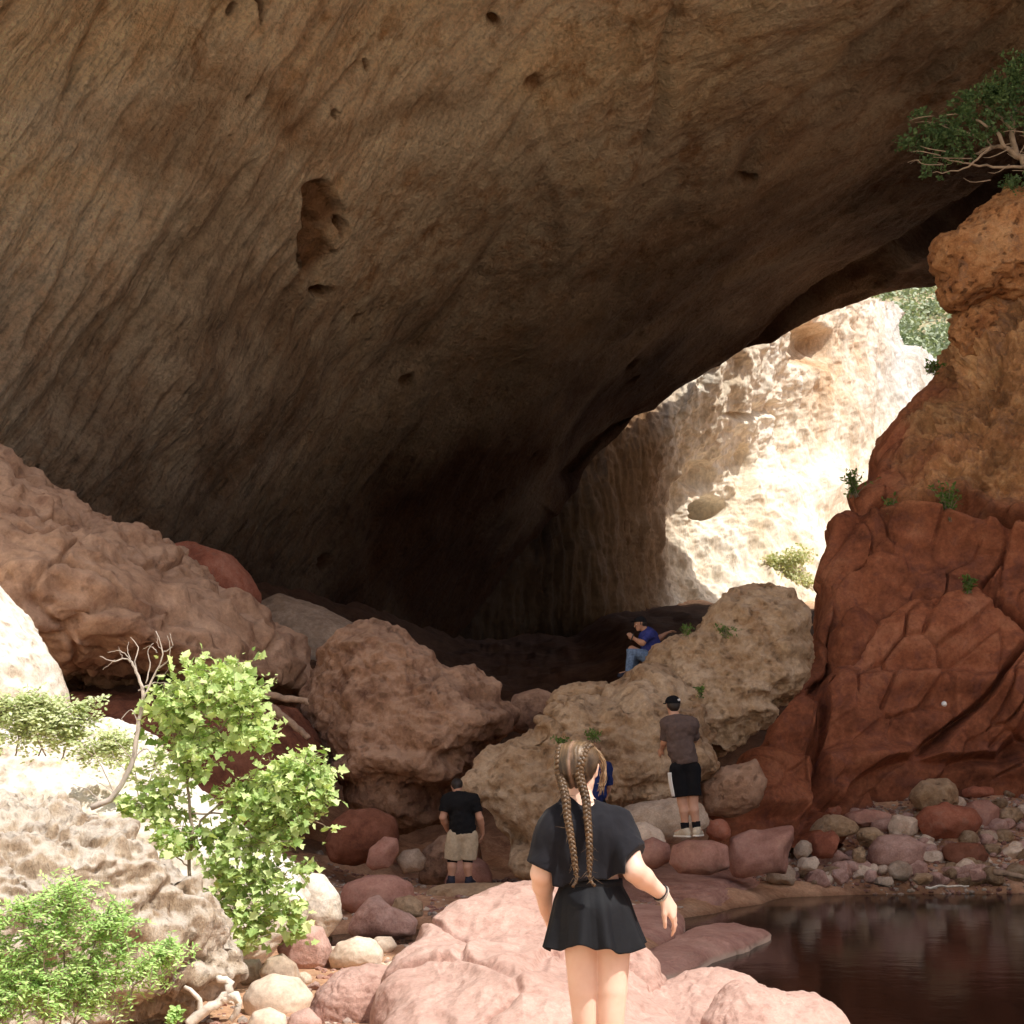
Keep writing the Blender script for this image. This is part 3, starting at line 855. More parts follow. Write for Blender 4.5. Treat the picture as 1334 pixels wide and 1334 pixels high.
def outline_rock(name, label, out, d, mat, thick=0.8, lean=0.0, sub=5, amp=0.05, crack=0.0, rough=1.0, fac=0, seed=None, cat='boulder', group=None, centre=None, kind=None, flat=2.0, strata=0.0):
    """Rock whose outline, seen from the visitor's side, follows the given photo outline at d metres; thick = half depth / half width."""
    seed = seed if seed is not None else int(abs(out[0][0] * 7 + out[0][1] * 3)) % 97
    out = np.asarray(out, float)
    c = np.asarray(centre, float) if centre is not None else (out.min(0) + out.max(0)) / 2
    C = P(c[0], c[1], d)
    o2 = np.array([[(P(x, y, d) - C)[0], (P(x, y, d) - C)[2]] for x, y in out])
    rf = radial(o2, np.zeros(2))
    V, F = ico(sub)
    if fac: V = facet(V, fac, seed + 3)
    rho = np.hypot(V[:, 0], V[:, 2]); th = np.arctan2(V[:, 2], V[:, 0])
    rm = np.mean(rf(np.linspace(-3.1, 3.1, 60)))
    k = sstep(0.0, 0.75, rho)
    r = (rm * (1 - k) + rf(th) * k) * rho
    half = (o2[:, 0].max() - o2[:, 0].min()) / 2
    size = min(half, (o2[:, 1].max() - o2[:, 1].min()) / 2)
    yy = np.sign(V[:, 1]) * np.abs(V[:, 1]) ** (2.0 / flat)
    X = r * np.cos(th); Z = r * np.sin(th)
    V = np.stack([X, yy * thick * min(half, size * 1.6) + lean * Z, Z], -1)
    V = rock_detail(V, F, size, seed, amp, crack, rough, strata)
    me = make_mesh(name, V, F)
    o = obj(name, me, M[mat] if isinstance(mat, str) else mat, None, C)
    tag(o, label, None if kind else cat, group, kind)
    return o


def box_out(x0, y0, x1, y1, seed, n=11, p=2.6, jit=0.12):
    r = np.random.default_rng(seed)
    cx, cy, a, b = (x0 + x1) / 2, (y0 + y1) / 2, (x1 - x0) / 2, (y1 - y0) / 2
    o = []
    for k in range(n):
        t = 2 * math.pi * (k + r.uniform(-0.25, 0.25)) / n
        c, s = math.cos(t), math.sin(t)
        m = (abs(c) ** p + abs(s) ** p) ** (-1 / p) * (1 + r.uniform(-jit, jit * 0.4))
        o.append((cx + a * c * m, cy - b * s * m))
    return o


def plan_rock(name, label, out, z0, h, mat, sub=5, amp=0.05, crack=0.0, seed=3, depth=0.5, cat='boulder', group=None, tilt=(0, 0)):
    """Low slab: the photo outline is its edge at height z0; it rises h above that and goes down `depth`."""
    pts = np.array([PZ(x, y, z0)[:2] for x, y in out])
    c = (pts.min(0) + pts.max(0)) / 2
    rf = radial(pts, c)
    V, F = ico(sub)
    th = np.arctan2(V[:, 1], V[:, 0])
    rho = np.hypot(V[:, 0], V[:, 1]) ** 0.8
    rm = np.mean(rf(np.linspace(-3.1, 3.1, 60)))
    k = sstep(0, 0.7, rho)
    r = (rm * (1 - k) + rf(th) * k) * rho
    X, Y = r * np.cos(th), r * np.sin(th)
    zz = np.sign(V[:, 2]) * np.abs(V[:, 2]) ** 0.8
    Z = np.where(zz > 0, zz * h + (X * tilt[0] + Y * tilt[1]) * sstep(0, .3, zz), zz * depth)
    V = np.stack([X, Y, Z], -1)
    size = np.ptp(pts, axis=0).min() / 2
    V = rock_detail(V, F, size, seed, amp, crack, 1.0)
    o = obj(name, make_mesh(name, V, F), M[mat], None, (c[0], c[1], z0))
    tag(o, label, cat, group)
    return o


# --- left outcrop in shade
outline_rock('rock_slope', 'long pinkish brown rock slope climbing the left side below the cave wall',
             [(-260, 520), (-60, 555), (0, 592), (50, 640), (110, 672), (150, 700), (205, 705), (250, 745), (268, 775), (320, 792), (372, 835), (392, 872), (410, 905), (385, 930), (330, 905), (260, 892), (200, 915), (120, 905), (60, 880), (-120, 860), (-260, 800)],
             27, 'slope', thick=1.0, lean=0.45, sub=7, amp=0.095, rough=1.6, strata=0.07, fac=8, centre=(120, 800), crack=0.09, seed=5)
outline_rock('rock_ledge', 'small dark red ledge behind the crest of the left rock slope',
             [(200, 708), (250, 706), (300, 722), (325, 748), (340, 775), (335, 800), (260, 800), (210, 780)], 33, 'redstone', thick=0.8, sub=5, amp=0.05, fac=5)
outline_rock('rock_shelf', 'low brown rock shelf in shadow at the foot of the left slope',
             [(60, 905), (130, 900), (210, 905), (300, 905), (380, 925), (410, 960), (420, 1000), (380, 1080), (300, 1100), (180, 1090), (80, 1050)], 24.0, 'darkred', thick=1.2, sub=6, amp=0.08, rough=1.5, lean=0.7, crack=0.05)
outline_rock('sunlit_outcrop', 'cream rock outcrop at the left edge catching sun on its shoulder',
             [(-140, 700), (-60, 730), (-10, 765), (25, 805), (60, 850), (82, 890), (95, 940), (60, 1000), (-60, 1010), (-160, 960)], 15.5, 'whitestone', thick=0.9, lean=0.4, sub=6, amp=0.05, rough=1.4)
outline_rock('talus_slope', 'grey rubble slope falling into the cave behind the left slope',
             [(320, 790), (360, 770), (420, 790), (470, 815), (500, 850), (470, 900), (380, 900), (320, 850)], 46, 'grey', thick=1.0, lean=0.5, sub=6, amp=0.04)
# --- middle boulders
outline_rock('brown_boulder', 'huge brown pitted boulder under the middle of the arch, undercut at its foot',
             [(386, 905), (398, 872), (425, 838), (450, 824), (490, 818), (530, 830), (560, 850), (590, 868), (625, 862), (655, 885), (664, 912), (692, 935), (655, 962), (618, 1002), (606, 1045), (575, 1075), (520, 1085), (470, 1070), (435, 1030), (410, 985), (388, 945)],
             25, 'brown', thick=0.95, sub=7, amp=0.085, fac=13, rough=1.5, lean=0.0, strata=0.10, centre=(535, 950), seed=12, crack=0.035)
outline_rock('tan_boulder', 'long tan boulder running from the centre towards the sitting man in blue',
             [(610, 1012), (640, 976), (688, 944), (692, 924), (706, 932), (716, 906), (745, 890), (790, 890), (815, 882), (845, 856), (880, 848), (910, 880), (925, 940), (930, 1000), (900, 1032), (860, 1048), (800, 1068), (745, 1100), (705, 1142), (658, 1148), (634, 1108), (624, 1064), (606, 1036)],
             22.3, 'tan', thick=0.55, sub=7, amp=0.10, fac=13, rough=1.6, strata=0.08, lean=0.3, centre=(765, 990), seed=21, crack=0.04)
outline_rock('tan_boulder', 'tall tan boulder with a bulging top beside the red cliff, right of the gap',
             [(845, 890), (880, 842), (905, 815), (930, 786), (975, 768), (1028, 766), (1050, 795), (1058, 845), (1046, 885), (1014, 918), (1004, 965), (968, 1000), (930, 1018), (888, 1000), (858, 950)],
             23.4, 'tan', thick=0.8, sub=7, amp=0.10, fac=12, rough=1.6, strata=0.10, lean=0.1, centre=(950, 895), seed=34, crack=0.03)
outline_rock('tan_rock', 'yellowish knob of rock on the crest left of the sitting man', [(712, 915), (722, 900), (745, 890), (790, 888), (800, 905), (780, 925), (740, 935), (718, 930)], 23.2, 'tan', sub=5, amp=0.1, rough=1.6)
outline_rock('tan_rock', 'lumpy tan rock the sitting man leans his elbow on', [(838, 862), (850, 842), (880, 828), (905, 826), (915, 845), (905, 880), (870, 900), (840, 890)], 23.6, 'tan', sub=5, amp=0.1, rough=1.7)
outline_rock('brown_rock', 'dark brown rock in the gap between the brown and long tan boulders', [(660, 930), (670, 905), (700, 896), (722, 905), (722, 935), (690, 960), (662, 950)], 27, 'brown', sub=5, amp=0.06)
outline_rock('brown_rock', 'dark brown block tucked under the tall tan boulder by the red cliff', [(915, 1020), (940, 1000), (985, 990), (1000, 1020), (985, 1052), (950, 1066), (918, 1060)], 22.2, 'brown', sub=5, amp=0.08, rough=1.4)
outline_rock('grey_rock', 'broad grey rock under the long tan boulder behind the man in shorts', [(790, 1062), (830, 1046), (880, 1040), (915, 1046), (925, 1075), (890, 1098), (830, 1098), (795, 1085)], 20.6, 'grey', sub=5, amp=0.07, rough=1.3)
outline_rock('red_boulder', 'smooth dark red boulder in shade below the huge brown boulder', [(424, 1100), (432, 1070), (455, 1055), (490, 1052), (515, 1065), (520, 1092), (505, 1118), (460, 1128), (430, 1122)], 22.5, 'darkred', sub=5, amp=0.05)
outline_rock('purple_stone', 'leaning stone beside the dark red boulder', [(474, 1128), (482, 1105), (500, 1090), (518, 1092), (520, 1110), (508, 1130), (485, 1134)], 21.6, 'purple', sub=4, amp=0.06, fac=6)
outline_rock('grey_stone', 'rough grey stone left of the man in the black tee', [(515, 1120), (525, 1108), (545, 1105), (556, 1120), (550, 1135), (525, 1138)], 21.8, 'grey', sub=4, amp=0.09)
outline_rock('tan_boulder', 'squat tan boulder behind the legs of the man in the black tee', [(545, 1150), (550, 1110), (575, 1088), (605, 1085), (625, 1100), (632, 1140), (610, 1158), (565, 1160)], 23.0, 'brown', sub=5, amp=0.06, rough=1.3)
outline_rock('pink_slab', 'pinkish wedge of rock between the man in the black tee and the tan boulder', [(575, 1155), (590, 1125), (612, 1108), (635, 1125), (645, 1150), (620, 1160)], 22.3, 'purple', sub=4, amp=0.05, fac=5)
plan_rock('pink_slab', 'flat reddish slab lying in shade left of the man in the black tee', [(400, 1140), (440, 1128), (520, 1126), (560, 1138), (555, 1155), (500, 1165), (430, 1160)], 0.02, 0.25, 'purple', sub=5)
outline_rock('tan_stone', 'flat tan stone under the feet of the man in the black tee', [(552, 1178), (556, 1160), (575, 1152), (620, 1150), (655, 1150), (690, 1152), (700, 1175), (660, 1195), (600, 1200), (560, 1196)], 20.6, 'tan', thick=0.8, sub=5, amp=0.03)
# --- left foreground, sunlit
outline_rock('travertine_boulder', 'big rough cream boulder at the lower left, front face hollowed and shaded',
             [(-240, 1090), (-60, 1062), (0, 1052), (60, 1050), (115, 1058), (160, 1078), (200, 1098), (245, 1122), (292, 1162), (316, 1196), (320, 1235), (308, 1285), (270, 1310), (215, 1330), (150, 1400), (-240, 1420)],
             9.0, 'travertine', thick=0.8, lean=-0.1, sub=7, amp=0.13, rough=1.7, fac=6, crack=0.10, strata=0.10, centre=(60, 1220), seed=44)
outline_rock('white_slab', 'white sunlit slab above the big cream boulder, with the dead branch on it',
             [(-240, 960), (-60, 935), (0, 930), (60, 925), (120, 940), (180, 958), (215, 1000), (262, 1042), (310, 1085), (360, 1112), (400, 1140), (410, 1180), (360, 1240), (250, 1250), (0, 1200), (-240, 1150)],
             12.4, 'whitestone', thick=0.42, lean=0.7, sub=7, amp=0.07, rough=1.4, centre=(110, 1090), seed=51)
outline_rock('white_boulder', 'white sunlit boulder right of the leafy sapling', [(372, 1175), (378, 1150), (398, 1135), (422, 1140), (442, 1165), (446, 1198), (425, 1222), (392, 1222), (374, 1205)], 13.6, 'whitestone', sub=5, amp=0.05)
outline_rock('pink_boulder', 'pink rounded boulder in half shade behind the puddle', [(440, 1178), (448, 1152), (480, 1140), (515, 1140), (538, 1152), (540, 1175), (510, 1192), (465, 1195)], 17.6, 'purple', sub=5, amp=0.04)
outline_rock('pink_boulder', 'peaked pink boulder with a cream foot standing in the puddle', [(452, 1212), (462, 1190), (480, 1170), (492, 1166), (520, 1180), (545, 1200), (540, 1218), (500, 1228), (462, 1226)], 15.0, 'pink', sub=5, amp=0.05, fac=4)
outline_rock('tan_stone', 'small tan stone wedged between two pink boulders by the puddle', [(508, 1185), (515, 1170), (535, 1166), (550, 1175), (552, 1192), (530, 1200)], 17.0, 'tan', sub=4, amp=0.05)
outline_rock('pink_boulder', 'blocky pale pink stone beside the sapling foot', [(356, 1240), (368, 1212), (395, 1200), (420, 1208), (432, 1235), (428, 1262), (395, 1268), (365, 1262)], 12.3, 'pink', sub=5, amp=0.05, fac=6)
outline_rock('white_stone', 'bright white flat topped stone left of the big pink boulder', [(428, 1248), (440, 1228), (465, 1220), (490, 1224), (502, 1240), (495, 1258), (455, 1266), (432, 1262)], 12.2, 'pale', sub=5, amp=0.05, fac=5)
outline_rock('white_stone', 'small white stone at the puddle edge', [(478, 1232), (490, 1220), (510, 1220), (518, 1232), (505, 1245), (485, 1244)], 13.0, 'pale', sub=4, amp=0.05)
outline_rock('grey_stone', 'smooth dark grey stone near the foot of the sapling', [(338, 1266), (348, 1248), (368, 1242), (386, 1256), (392, 1275), (375, 1290), (345, 1286)], 10.6, 'grey', sub=5, amp=0.03)
outline_rock('white_boulder', 'white rounded boulder at the bottom left of the pink rocks', [(316, 1300), (328, 1280), (355, 1268), (390, 1275), (408, 1298), (402, 1325), (360, 1338), (322, 1330)], 9.8, 'pale', sub=5, amp=0.04)
outline_rock('pink_boulder', 'pale pink boulder between the white stone and the big pink boulder', [(398, 1330), (412, 1290), (440, 1265), (480, 1255), (515, 1262), (535, 1300), (535, 1345), (470, 1370), (405, 1365)], 9.2, 'pink', sub=6, amp=0.05, crack=0.03)
outline_rock('white_stone', 'white pebble at the bottom edge by the driftwood', [(320, 1338), (330, 1318), (350, 1312), (372, 1322), (376, 1345), (350, 1358), (325, 1352)], 9.0, 'pale', sub=4, amp=0.03)
outline_rock('pink_stone', 'pinkish stone in the bottom row left of the pale pink boulder', [(370, 1345), (380, 1320), (402, 1312), (420, 1330), (418, 1358), (385, 1364)], 9.0, 'pink', sub=4, amp=0.04)
outline_rock('brown_stone', 'small brown stone under the lowest sapling leaves', [(308, 1268), (318, 1250), (338, 1250), (345, 1266), (335, 1282), (315, 1284)], 10.8, 'travertine', sub=4, amp=0.06)
# --- foreground pink bedrock
g = [
    [(495, 1560, 7.3), (530, 1470, 6.9), (600, 1490, 6.6), (680, 1500, 6.5), (760, 1500, 6.5), (840, 1490, 6.6), (930, 1470, 7.0), (960, 1560, 7.4)],
    [(500, 1420, 8.2), (512, 1335, 7.9), (590, 1340, 7.5), (670, 1340, 7.4), (750, 1340, 7.4), (830, 1340, 7.5), (905, 1350, 8.0), (930, 1430, 8.4)],
    [(500, 1330, 9.0), (512, 1268, 8.6), (585, 1262, 8.4), (670, 1252, 8.3), (750, 1258, 8.3), (820, 1280, 8.3), (870, 1302, 8.6), (890, 1370, 9.0)],
    [(520, 1290, 9.6), (528, 1228, 9.1), (596, 1204, 9.1), (675, 1193, 9.2), (750, 1205, 9.2), (810, 1235, 9.2), (855, 1272, 9.2), (870, 1340, 9.6)],
    [(560, 1250, 10.2), (570, 1194, 9.7), (618, 1164, 10.0), (680, 1151, 10.2), (745, 1160, 10.1), (795, 1188, 9.8), (845, 1240, 9.7), (860, 1310, 10.0)],
    [(570, 1290, 10.8), (580, 1250, 10.6), (625, 1230, 11.0), (690, 1220, 11.2), (745, 1230, 11.0), (795, 1250, 10.6), (845, 1300, 10.5), (860, 1330, 10.6)],
]
ctrl = [[P(*p) for p in r] for r in g]
S = sheet(ctrl, np.linspace(0, 5, 300), np.linspace(0, 7, 420)).reshape(-1, 3)
F = grid_faces(300, 420); N = normals(S, F)
if np.mean(N[:, 2]) < 0:
    N = -N; F = F[:, ::-1]
w_ = 0.30 * np.stack([perlin(S * 0.9, 1), perlin(S * 0.9, 2), perlin(S * 0.9, 3)], -1)
F1, F2, ID = worley((S + w_) * [0.8, 0.75, 1.0], 1.25, 2)
dsp = 0.10 * fbm(S, 0.8, 3, 0.5, 4) + 0.07 * (ID - 0.5) * sstep(0, 0.14, F2 - F1) - 0.035 * (1 - sstep(0, 0.07, F2 - F1)) + 0.018 * fbm(S, 4, 4, 0.55, 6) + 0.03 * fbm(S * [1, 0.5, 1], 2.2, 3, 0.5, 7, ridged=True)
S = S + N * dsp[:, None] - np.array([0, 0, 0.075])
o = obj('pink_bedrock', make_mesh('pink_bedrock', S, F), M['pink'])
tag(o, 'large sunlit pink boulder with fine cracks left of and behind the girl', 'boulder')
outline_rock('pink_bedrock', 'sunlit pink bedrock in the bottom right foreground by the pool',
             [(920, 1335), (940, 1305), (965, 1288), (1000, 1290), (1030, 1300), (1075, 1302), (1105, 1322), (1130, 1370), (1100, 1430), (980, 1450), (925, 1400)],
             8.3, 'pink', thick=0.9, lean=0.8, sub=6, amp=0.05, crack=0.05, seed=71)
outline_rock('pink_bedrock', 'pink bedrock shelf right of the girl legs, far side in shade',
             [(790, 1335), (800, 1300), (835, 1285), (870, 1290), (905, 1275), (945, 1270), (985, 1280), (1005, 1300), (990, 1380), (880, 1440), (800, 1420)],
             9.0, 'pink', thick=0.9, lean=0.9, sub=6, amp=0.05, crack=0.05, seed=72)
plan_rock('standing_rock', 'pink rock the girl stands on, below the picture edge', [(640, 1560), (700, 1490), (790, 1470), (880, 1490), (960, 1560), (900, 1660), (760, 1700), (660, 1650)], 0.06, 0.10, 'pink', sub=5, amp=0.02, depth=0.3)
# --- slabs in the pool
plan_rock('red_slab', 'broad reddish slab with curved cracks at the near right of the pool head', [(790, 1165), (800, 1128), (850, 1118), (900, 1120), (950, 1130), (985, 1152), (1008, 1160), (975, 1172), (925, 1185), (880, 1192), (820, 1188)], 0.01, 0.42, 'slab', sub=6, amp=0.03, crack=0.05)
plan_rock('wet_slab', 'low pointed slab lying in the pool, its tip towards the right', [(780, 1275), (830, 1262), (880, 1235), (905, 1218), (950, 1210), (985, 1218), (1008, 1220), (975, 1238), (930, 1252), (885, 1275), (840, 1282)], 0.01, 0.16, 'slab', sub=6, amp=0.02, crack=0.02)
plan_rock('wet_slab', 'small shaded slab at the water edge right of the skirt', [(790, 1200), (830, 1190), (870, 1195), (892, 1205), (890, 1222), (860, 1240), (815, 1250), (785, 1235)], 0.01, 0.22, 'slab', sub=5, amp=0.03)
# --- rocks by the standing man and along the far shore
R = outline_rock
R('pink_rock', 'flat topped pink rock under the feet of the man in black shorts', [(872, 1125), (876, 1102), (895, 1094), (930, 1095), (948, 1102), (950, 1130), (925, 1140), (885, 1138)], 19.0, 'purple', sub=5, amp=0.03, flat=2.4)
R('pink_rock', 'pink rock between the girl sleeve and the man in black shorts', [(822, 1120), (830, 1100), (850, 1090), (872, 1100), (876, 1120), (855, 1132), (830, 1130)], 19.4, 'purple', sub=5, amp=0.04)
R('pale_rock', 'whitish rock just right of the girl shoulder', [(805, 1092), (815, 1075), (840, 1070), (862, 1082), (868, 1098), (850, 1108), (815, 1106)], 19.8, 'pale', sub=5, amp=0.06, rough=1.3)
R('purple_block', 'large angular purple block at the far left corner of the pool', [(946, 1120), (950, 1092), (975, 1082), (1015, 1074), (1040, 1072), (1032, 1100), (1024, 1138), (985, 1148), (955, 1142)], 21.6, 'purple', sub=5, amp=0.03, fac=6, seed=15)
R('brown_stones', 'rubble heap right of the man in black shorts', box_out(920, 1066, 952, 1096, 4), 21.5, 'redstone', sub=4, amp=0.1)
bx = [
    (1051, 1061, 1119, 1095, 24.2, 'tan', 'tan_stone', 'tan ribbed stone above the brown one on the far shore'),
    (1051, 1080, 1098, 1120, 23.5, 'redstone', 'brown_stone', 'angular red brown stone leaning on the ribbed tan stone'),
    (1033, 1094, 1060, 1120, 23.3, 'grey', 'grey_stone', 'dark grey stone right of the purple block'),
    (997, 1126, 1041, 1156, 22.6, 'grey', 'grey_stone', 'rounded olive grey stone at the waterline by the purple block'),
    (1038, 1115, 1071, 1136, 22.9, 'pale', 'pale_stone', 'pale flat stone right of the olive grey waterline stone'),
    (1115, 1076, 1154, 1105, 24.0, 'tan', 'orange_stone', 'orange tan stone behind the big pink shore boulder'),
    (1126, 1083, 1210, 1140, 23.5, 'pink', 'pink_boulder', 'big pale pink boulder in the middle of the far shore'),
    (1154, 1061, 1199, 1092, 24.3, 'pale', 'pale_stone', 'pale peaked stone on top of the big pink shore boulder'),
    (1154, 1121, 1191, 1149, 22.9, 'grey', 'blue_stone', 'bluish grey stone at the foot of the big pink shore boulder'),
    (1190, 1044, 1279, 1097, 24.3, 'redstone', 'red_boulder', 'big rounded red boulder on the right of the far shore'),
    (1184, 1013, 1249, 1058, 25.0, 'tan', 'tan_boulder', 'slanting tan and dark boulder topping the shore pile'),
    (1250, 1023, 1297, 1040, 25.3, 'redstone', 'red_slab', 'thin flat red slab right of the slanting top boulder'),
    (1226, 1096, 1290, 1129, 23.6, 'darkred', 'dark_red_stone', 'dark red broad stone in front of the big red boulder'),
    (1250, 1036, 1303, 1094, 24.9, 'purple', 'purple_stone', 'purple stone half behind the big red boulder'),
    (1109, 1102, 1129, 1127, 23.3, 'tan', 'tan_stone', 'upright small tan stone left of the big pink shore boulder'),
    (1125, 1132, 1143, 1151, 22.8, 'pink', 'pink_stone', 'little pink stone touching the water under the big pink boulder'),
    (1137, 1141, 1164, 1156, 22.5, 'grey', 'grey_stone', 'dark flat grey stone in the water edge below the big pink boulder'),
    (1188, 1136, 1217, 1154, 22.6, 'tan', 'tan_stone', 'tan stone at the waterline right of the bluish stone'),
    (1093, 1053, 1165, 1078, 24.9, 'purple', 'purple_stone', 'long low purple stone lying under the cliff foot'),
    (1272, 1080, 1300, 1104, 24.3, 'grey', 'grey_stone', 'greyish stone right of the big red boulder'),
    (1313, 1095, 1333, 1112, 24.0, 'pale', 'pale_stone', 'white stone near the right edge of the far shore'),
    (1322, 1120, 1345, 1140, 23.3, 'redstone', 'red_stone', 'small red stone at the right edge of the far shore'),
    (1260, 1130, 1286, 1150, 22.9, 'pink', 'pink_stone', 'pinkish stone at the waterline near the stick'),
    (1070, 1046, 1098, 1066, 25.2, 'redstone', 'red_stone', 'red stone resting against the cliff foot above the ribbed tan stone'),
    (1160, 1078, 1180, 1096, 24.2, 'grey', 'grey_stone', 'small grey stone squeezed behind the big pink shore boulder'),
    (1300, 1050, 1334, 1075, 25.0, 'tan', 'tan_stone', 'brown tan stone high on the gravel at the right edge'),
]
for k, (x0, y0, x1, y1, d, m, nm, lb) in enumerate(bx):
    R(nm, lb, box_out(x0, y0, x1, y1, 100 + k), d, m, sub=5, amp=0.04, fac=13, seed=100 + k, rough=1.2 if m == 'tan' else 1.0, cat='boulder' if x1 - x0 > 60 else 'stone')

# cobbles along the far shore: individual stones sharing a few meshes
cob = []
for k in range(6):
    V, F = ico(4)
    V = facet(V, 12, 300 + k, 0.62, 0.9) * np.array([1, 0.8, 0.62])
    V = rock_detail(V, F, 1.0, 310 + k, 0.05, 0, 1.0)
    cob.append([make_mesh('cobble', V, F) for _ in range(3)])
    for me, m in zip(cob[-1], ('pink', 'pale', 'tan')):
        me.materials.append(M[m])
rr = random.Random(5)
for k in range(250):
    px_ = rr.uniform(1005, 1345); py_ = 1152 - abs(rr.gauss(0, 18)) if k < 70 else rr.uniform(1060, 1150)
    if k % 2 == 0 and k >= 70: px_ = rr.uniform(1190, 1345); py_ = rr.uniform(1035, 1150)
    lo, hi = 21.5, 27.0
    for _ in range(30):
        d = (lo + hi) / 2
        q = P(px_, py_, d)
        if q[2] > height(np.array([q[0]]), np.array([q[1]]))[0]: lo = d
        else: hi = d
    q = P(px_, py_, d)
    s = 0.05 + 0.20 * rr.random() ** 1.8
    me = cob[rr.randrange(6)][rr.choice((0, 0, 1, 2))]
    o = obj('cobble', me, None, None, (q[0], q[1], q[2] + s * 0.2))
    o.scale = (s, s, s); o.rotation_euler = (rr.uniform(-.3, .3), rr.uniform(-.3, .3), rr.uniform(0, 6.28))
    tag(o, 'small rounded cobble among others on the stony far shore of the pool', 'cobble', 'cobbles on the far shore of the pool')
for k in range(46):     # stones in the gully at the lower left
    px_ = rr.uniform(330, 560); py_ = rr.uniform(1130, 1330)
    q = PZ(px_, py_, 0.1)
    if q[1] < 8.6: continue
    s = rr.uniform(0.04, 0.11)
    me = cob[rr.randrange(6)][rr.choice((0, 1, 1, 2))]
    o = obj('cobble', me, None, None, (q[0], q[1], height(np.array([q[0]]), np.array([q[1]]))[0] + s * 0.2))
    o.scale = (s, s, s); o.rotation_euler = (rr.uniform(-.3, .3), rr.uniform(-.3, .3), rr.uniform(0, 6.28))
    tag(o, 'small stone in the gully between the left boulders and the big pink boulder', 'cobble', 'stones in the left gully')


def gravel(name, label, n, xr, yr, smin, smax, mats):
    V0, F0 = ico(1)
    x = RNG.uniform(*xr, n); y = RNG.uniform(*yr, n)
    z = height(x, y)
    keep = z > -0.05
    x, y, z = x[keep], y[keep], z[keep]
    n = len(x)
    s = RNG.uniform(smin, smax, n) ** 1.0
    sc = RNG.uniform(0.6, 1.2, (n, 1, 3)) * np.array([1, 1, 0.6]) * s[:, None, None]
    A = RNG.uniform(0, 6.28, n)
    V = V0[None] * sc * (1 + 0.2 * RNG.normal(size=(n, len(V0), 1)).clip(-1, 1))
    ca, sa = np.cos(A)[:, None], np.sin(A)[:, None]
    V = np.stack([V[..., 0] * ca - V[..., 1] * sa, V[..., 0] * sa + V[..., 1] * ca, V[..., 2]], -1) + np.stack([x, y, z + s * 0.2], -1)[:, None]
    F = (F0[None] + np.arange(n)[:, None, None] * len(V0)).reshape(-1, 3)
    me = make_mesh(name, V.reshape(-1, 3), F, smooth=False)
    o = obj(name, me, mats)
    tag(o, label, 'gravel', kind='stuff')


t = NT('gravel_stone')
g = t.n('ShaderNodeNewGeometry')
c = t.ramp(g.outputs['Random Per Island'], [(0.0, (0.22, 0.10, 0.08)), (0.35, (0.38, 0.22, 0.17)), (0.6, (0.34, 0.28, 0.24)), (0.85, (0.55, 0.45, 0.36))])
k = t.ramp(t.noise(t.coord('Object'), 20, 5, 0.6), [(0.3, 0.75), (0.7, 1.2)])
t.bsdf(t.mix(1.0, c, k, 'MULTIPLY'), 0.9)
gravel('gravel', 'brown and pink gravel between the stones of the far shore', 4200, (3.5, 10.5), (22.8, 26.6), 0.015, 0.06, t.m)
gravel('gravel', 'loose gravel on the floor around the man in the black tee', 1600, (-3.2, 2.2), (16, 24), 0.015, 0.06, t.m)
gravel('gravel', 'gravel in the sunny gully at the lower left', 900, (-2.6, -0.2), (8, 16), 0.01, 0.04, t.m)

# --- overhanging rocks at the top of the red cliff
outline_rock('overhang_rock', 'brown overhanging rock nose jutting left below the cliff top tree',
             [(1212, 345), (1216, 318), (1240, 305), (1265, 285), (1295, 258), (1340, 240), (1420, 240), (1420, 380), (1335, 395), (1290, 385), (1262, 395), (1240, 408), (1225, 385), (1228, 362)],
             30.2, 'cliff_tan', thick=0.6, sub=6, amp=0.10, rough=1.7, centre=(1310, 330), seed=81, crack=0.03)
outline_rock('overhang_rock', 'dark knobbly lump of rock just under the overhanging nose', [(1238, 430), (1248, 400), (1275, 388), (1310, 392), (1330, 415), (1325, 455), (1290, 475), (1255, 465)], 30.6, 'cliff_tan', sub=6, amp=0.1, rough=1.8, seed=83)
outline_rock('cliff_block', 'leaning smooth red block low on the left edge of the red cliff', [(1074, 885), (1080, 835), (1094, 800), (1112, 788), (1138, 806), (1152, 835), (1140, 868), (1112, 884), (1088, 902)], 27.2, 'red_block', thick=1.1, sub=5, amp=0.08, fac=7)
me = make_mesh('white_spot', facet(ico(3)[0], 6, 9) * np.array([0.05, 0.03, 0.05]), ico(3)[1])  # small white lump for the white spot on the cliff
o = obj('white_spot', me, plain_mat('white_spot', (0.95, 0.95, 0.92), 0.35, 0.5, 0.1), None, P(1230, 917, 25.55))
tag(o, 'tiny bright white spot on the red cliff face', 'stone chip')

# ------------------------------------------------------------------ plants
M['bark'] = plain_mat('bark', (0.30, 0.24, 0.18), 0.9, 0.1, 0.35, 14, 0.4, 0.01, (1, 1, 0.3))
M['dead_wood'] = plain_mat('dead_wood', (0.46, 0.40, 0.34), 0.9, 0.1, 0.3, 14, 0.4, 0.006, (1, 1, 0.3))
M['pale_bark'] = plain_mat('pale_bark', (0.36, 0.27, 0.19), 0.9, 0.1, 0.3, 6, 0.4, 0.01)
M['maple'] = leaf_mat('sapling_leaf', (0.16, 0.30, 0.05), (0.78, 0.90, 0.44), 0.30, 2.0)
M['fern'] = leaf_mat('ferny_leaf', (0.18, 0.38, 0.07), (0.66, 0.86, 0.36), 0.30, 3.0)
M['shrub'] = leaf_mat('shrub_leaf', (0.30, 0.40, 0.14), (0.82, 0.86, 0.56), 0.30, 3.0)
M['juniper'] = leaf_mat('cliff_tree_leaf', (0.045, 0.095, 0.035), (0.15, 0.23, 0.09), 0.25, 0.8)
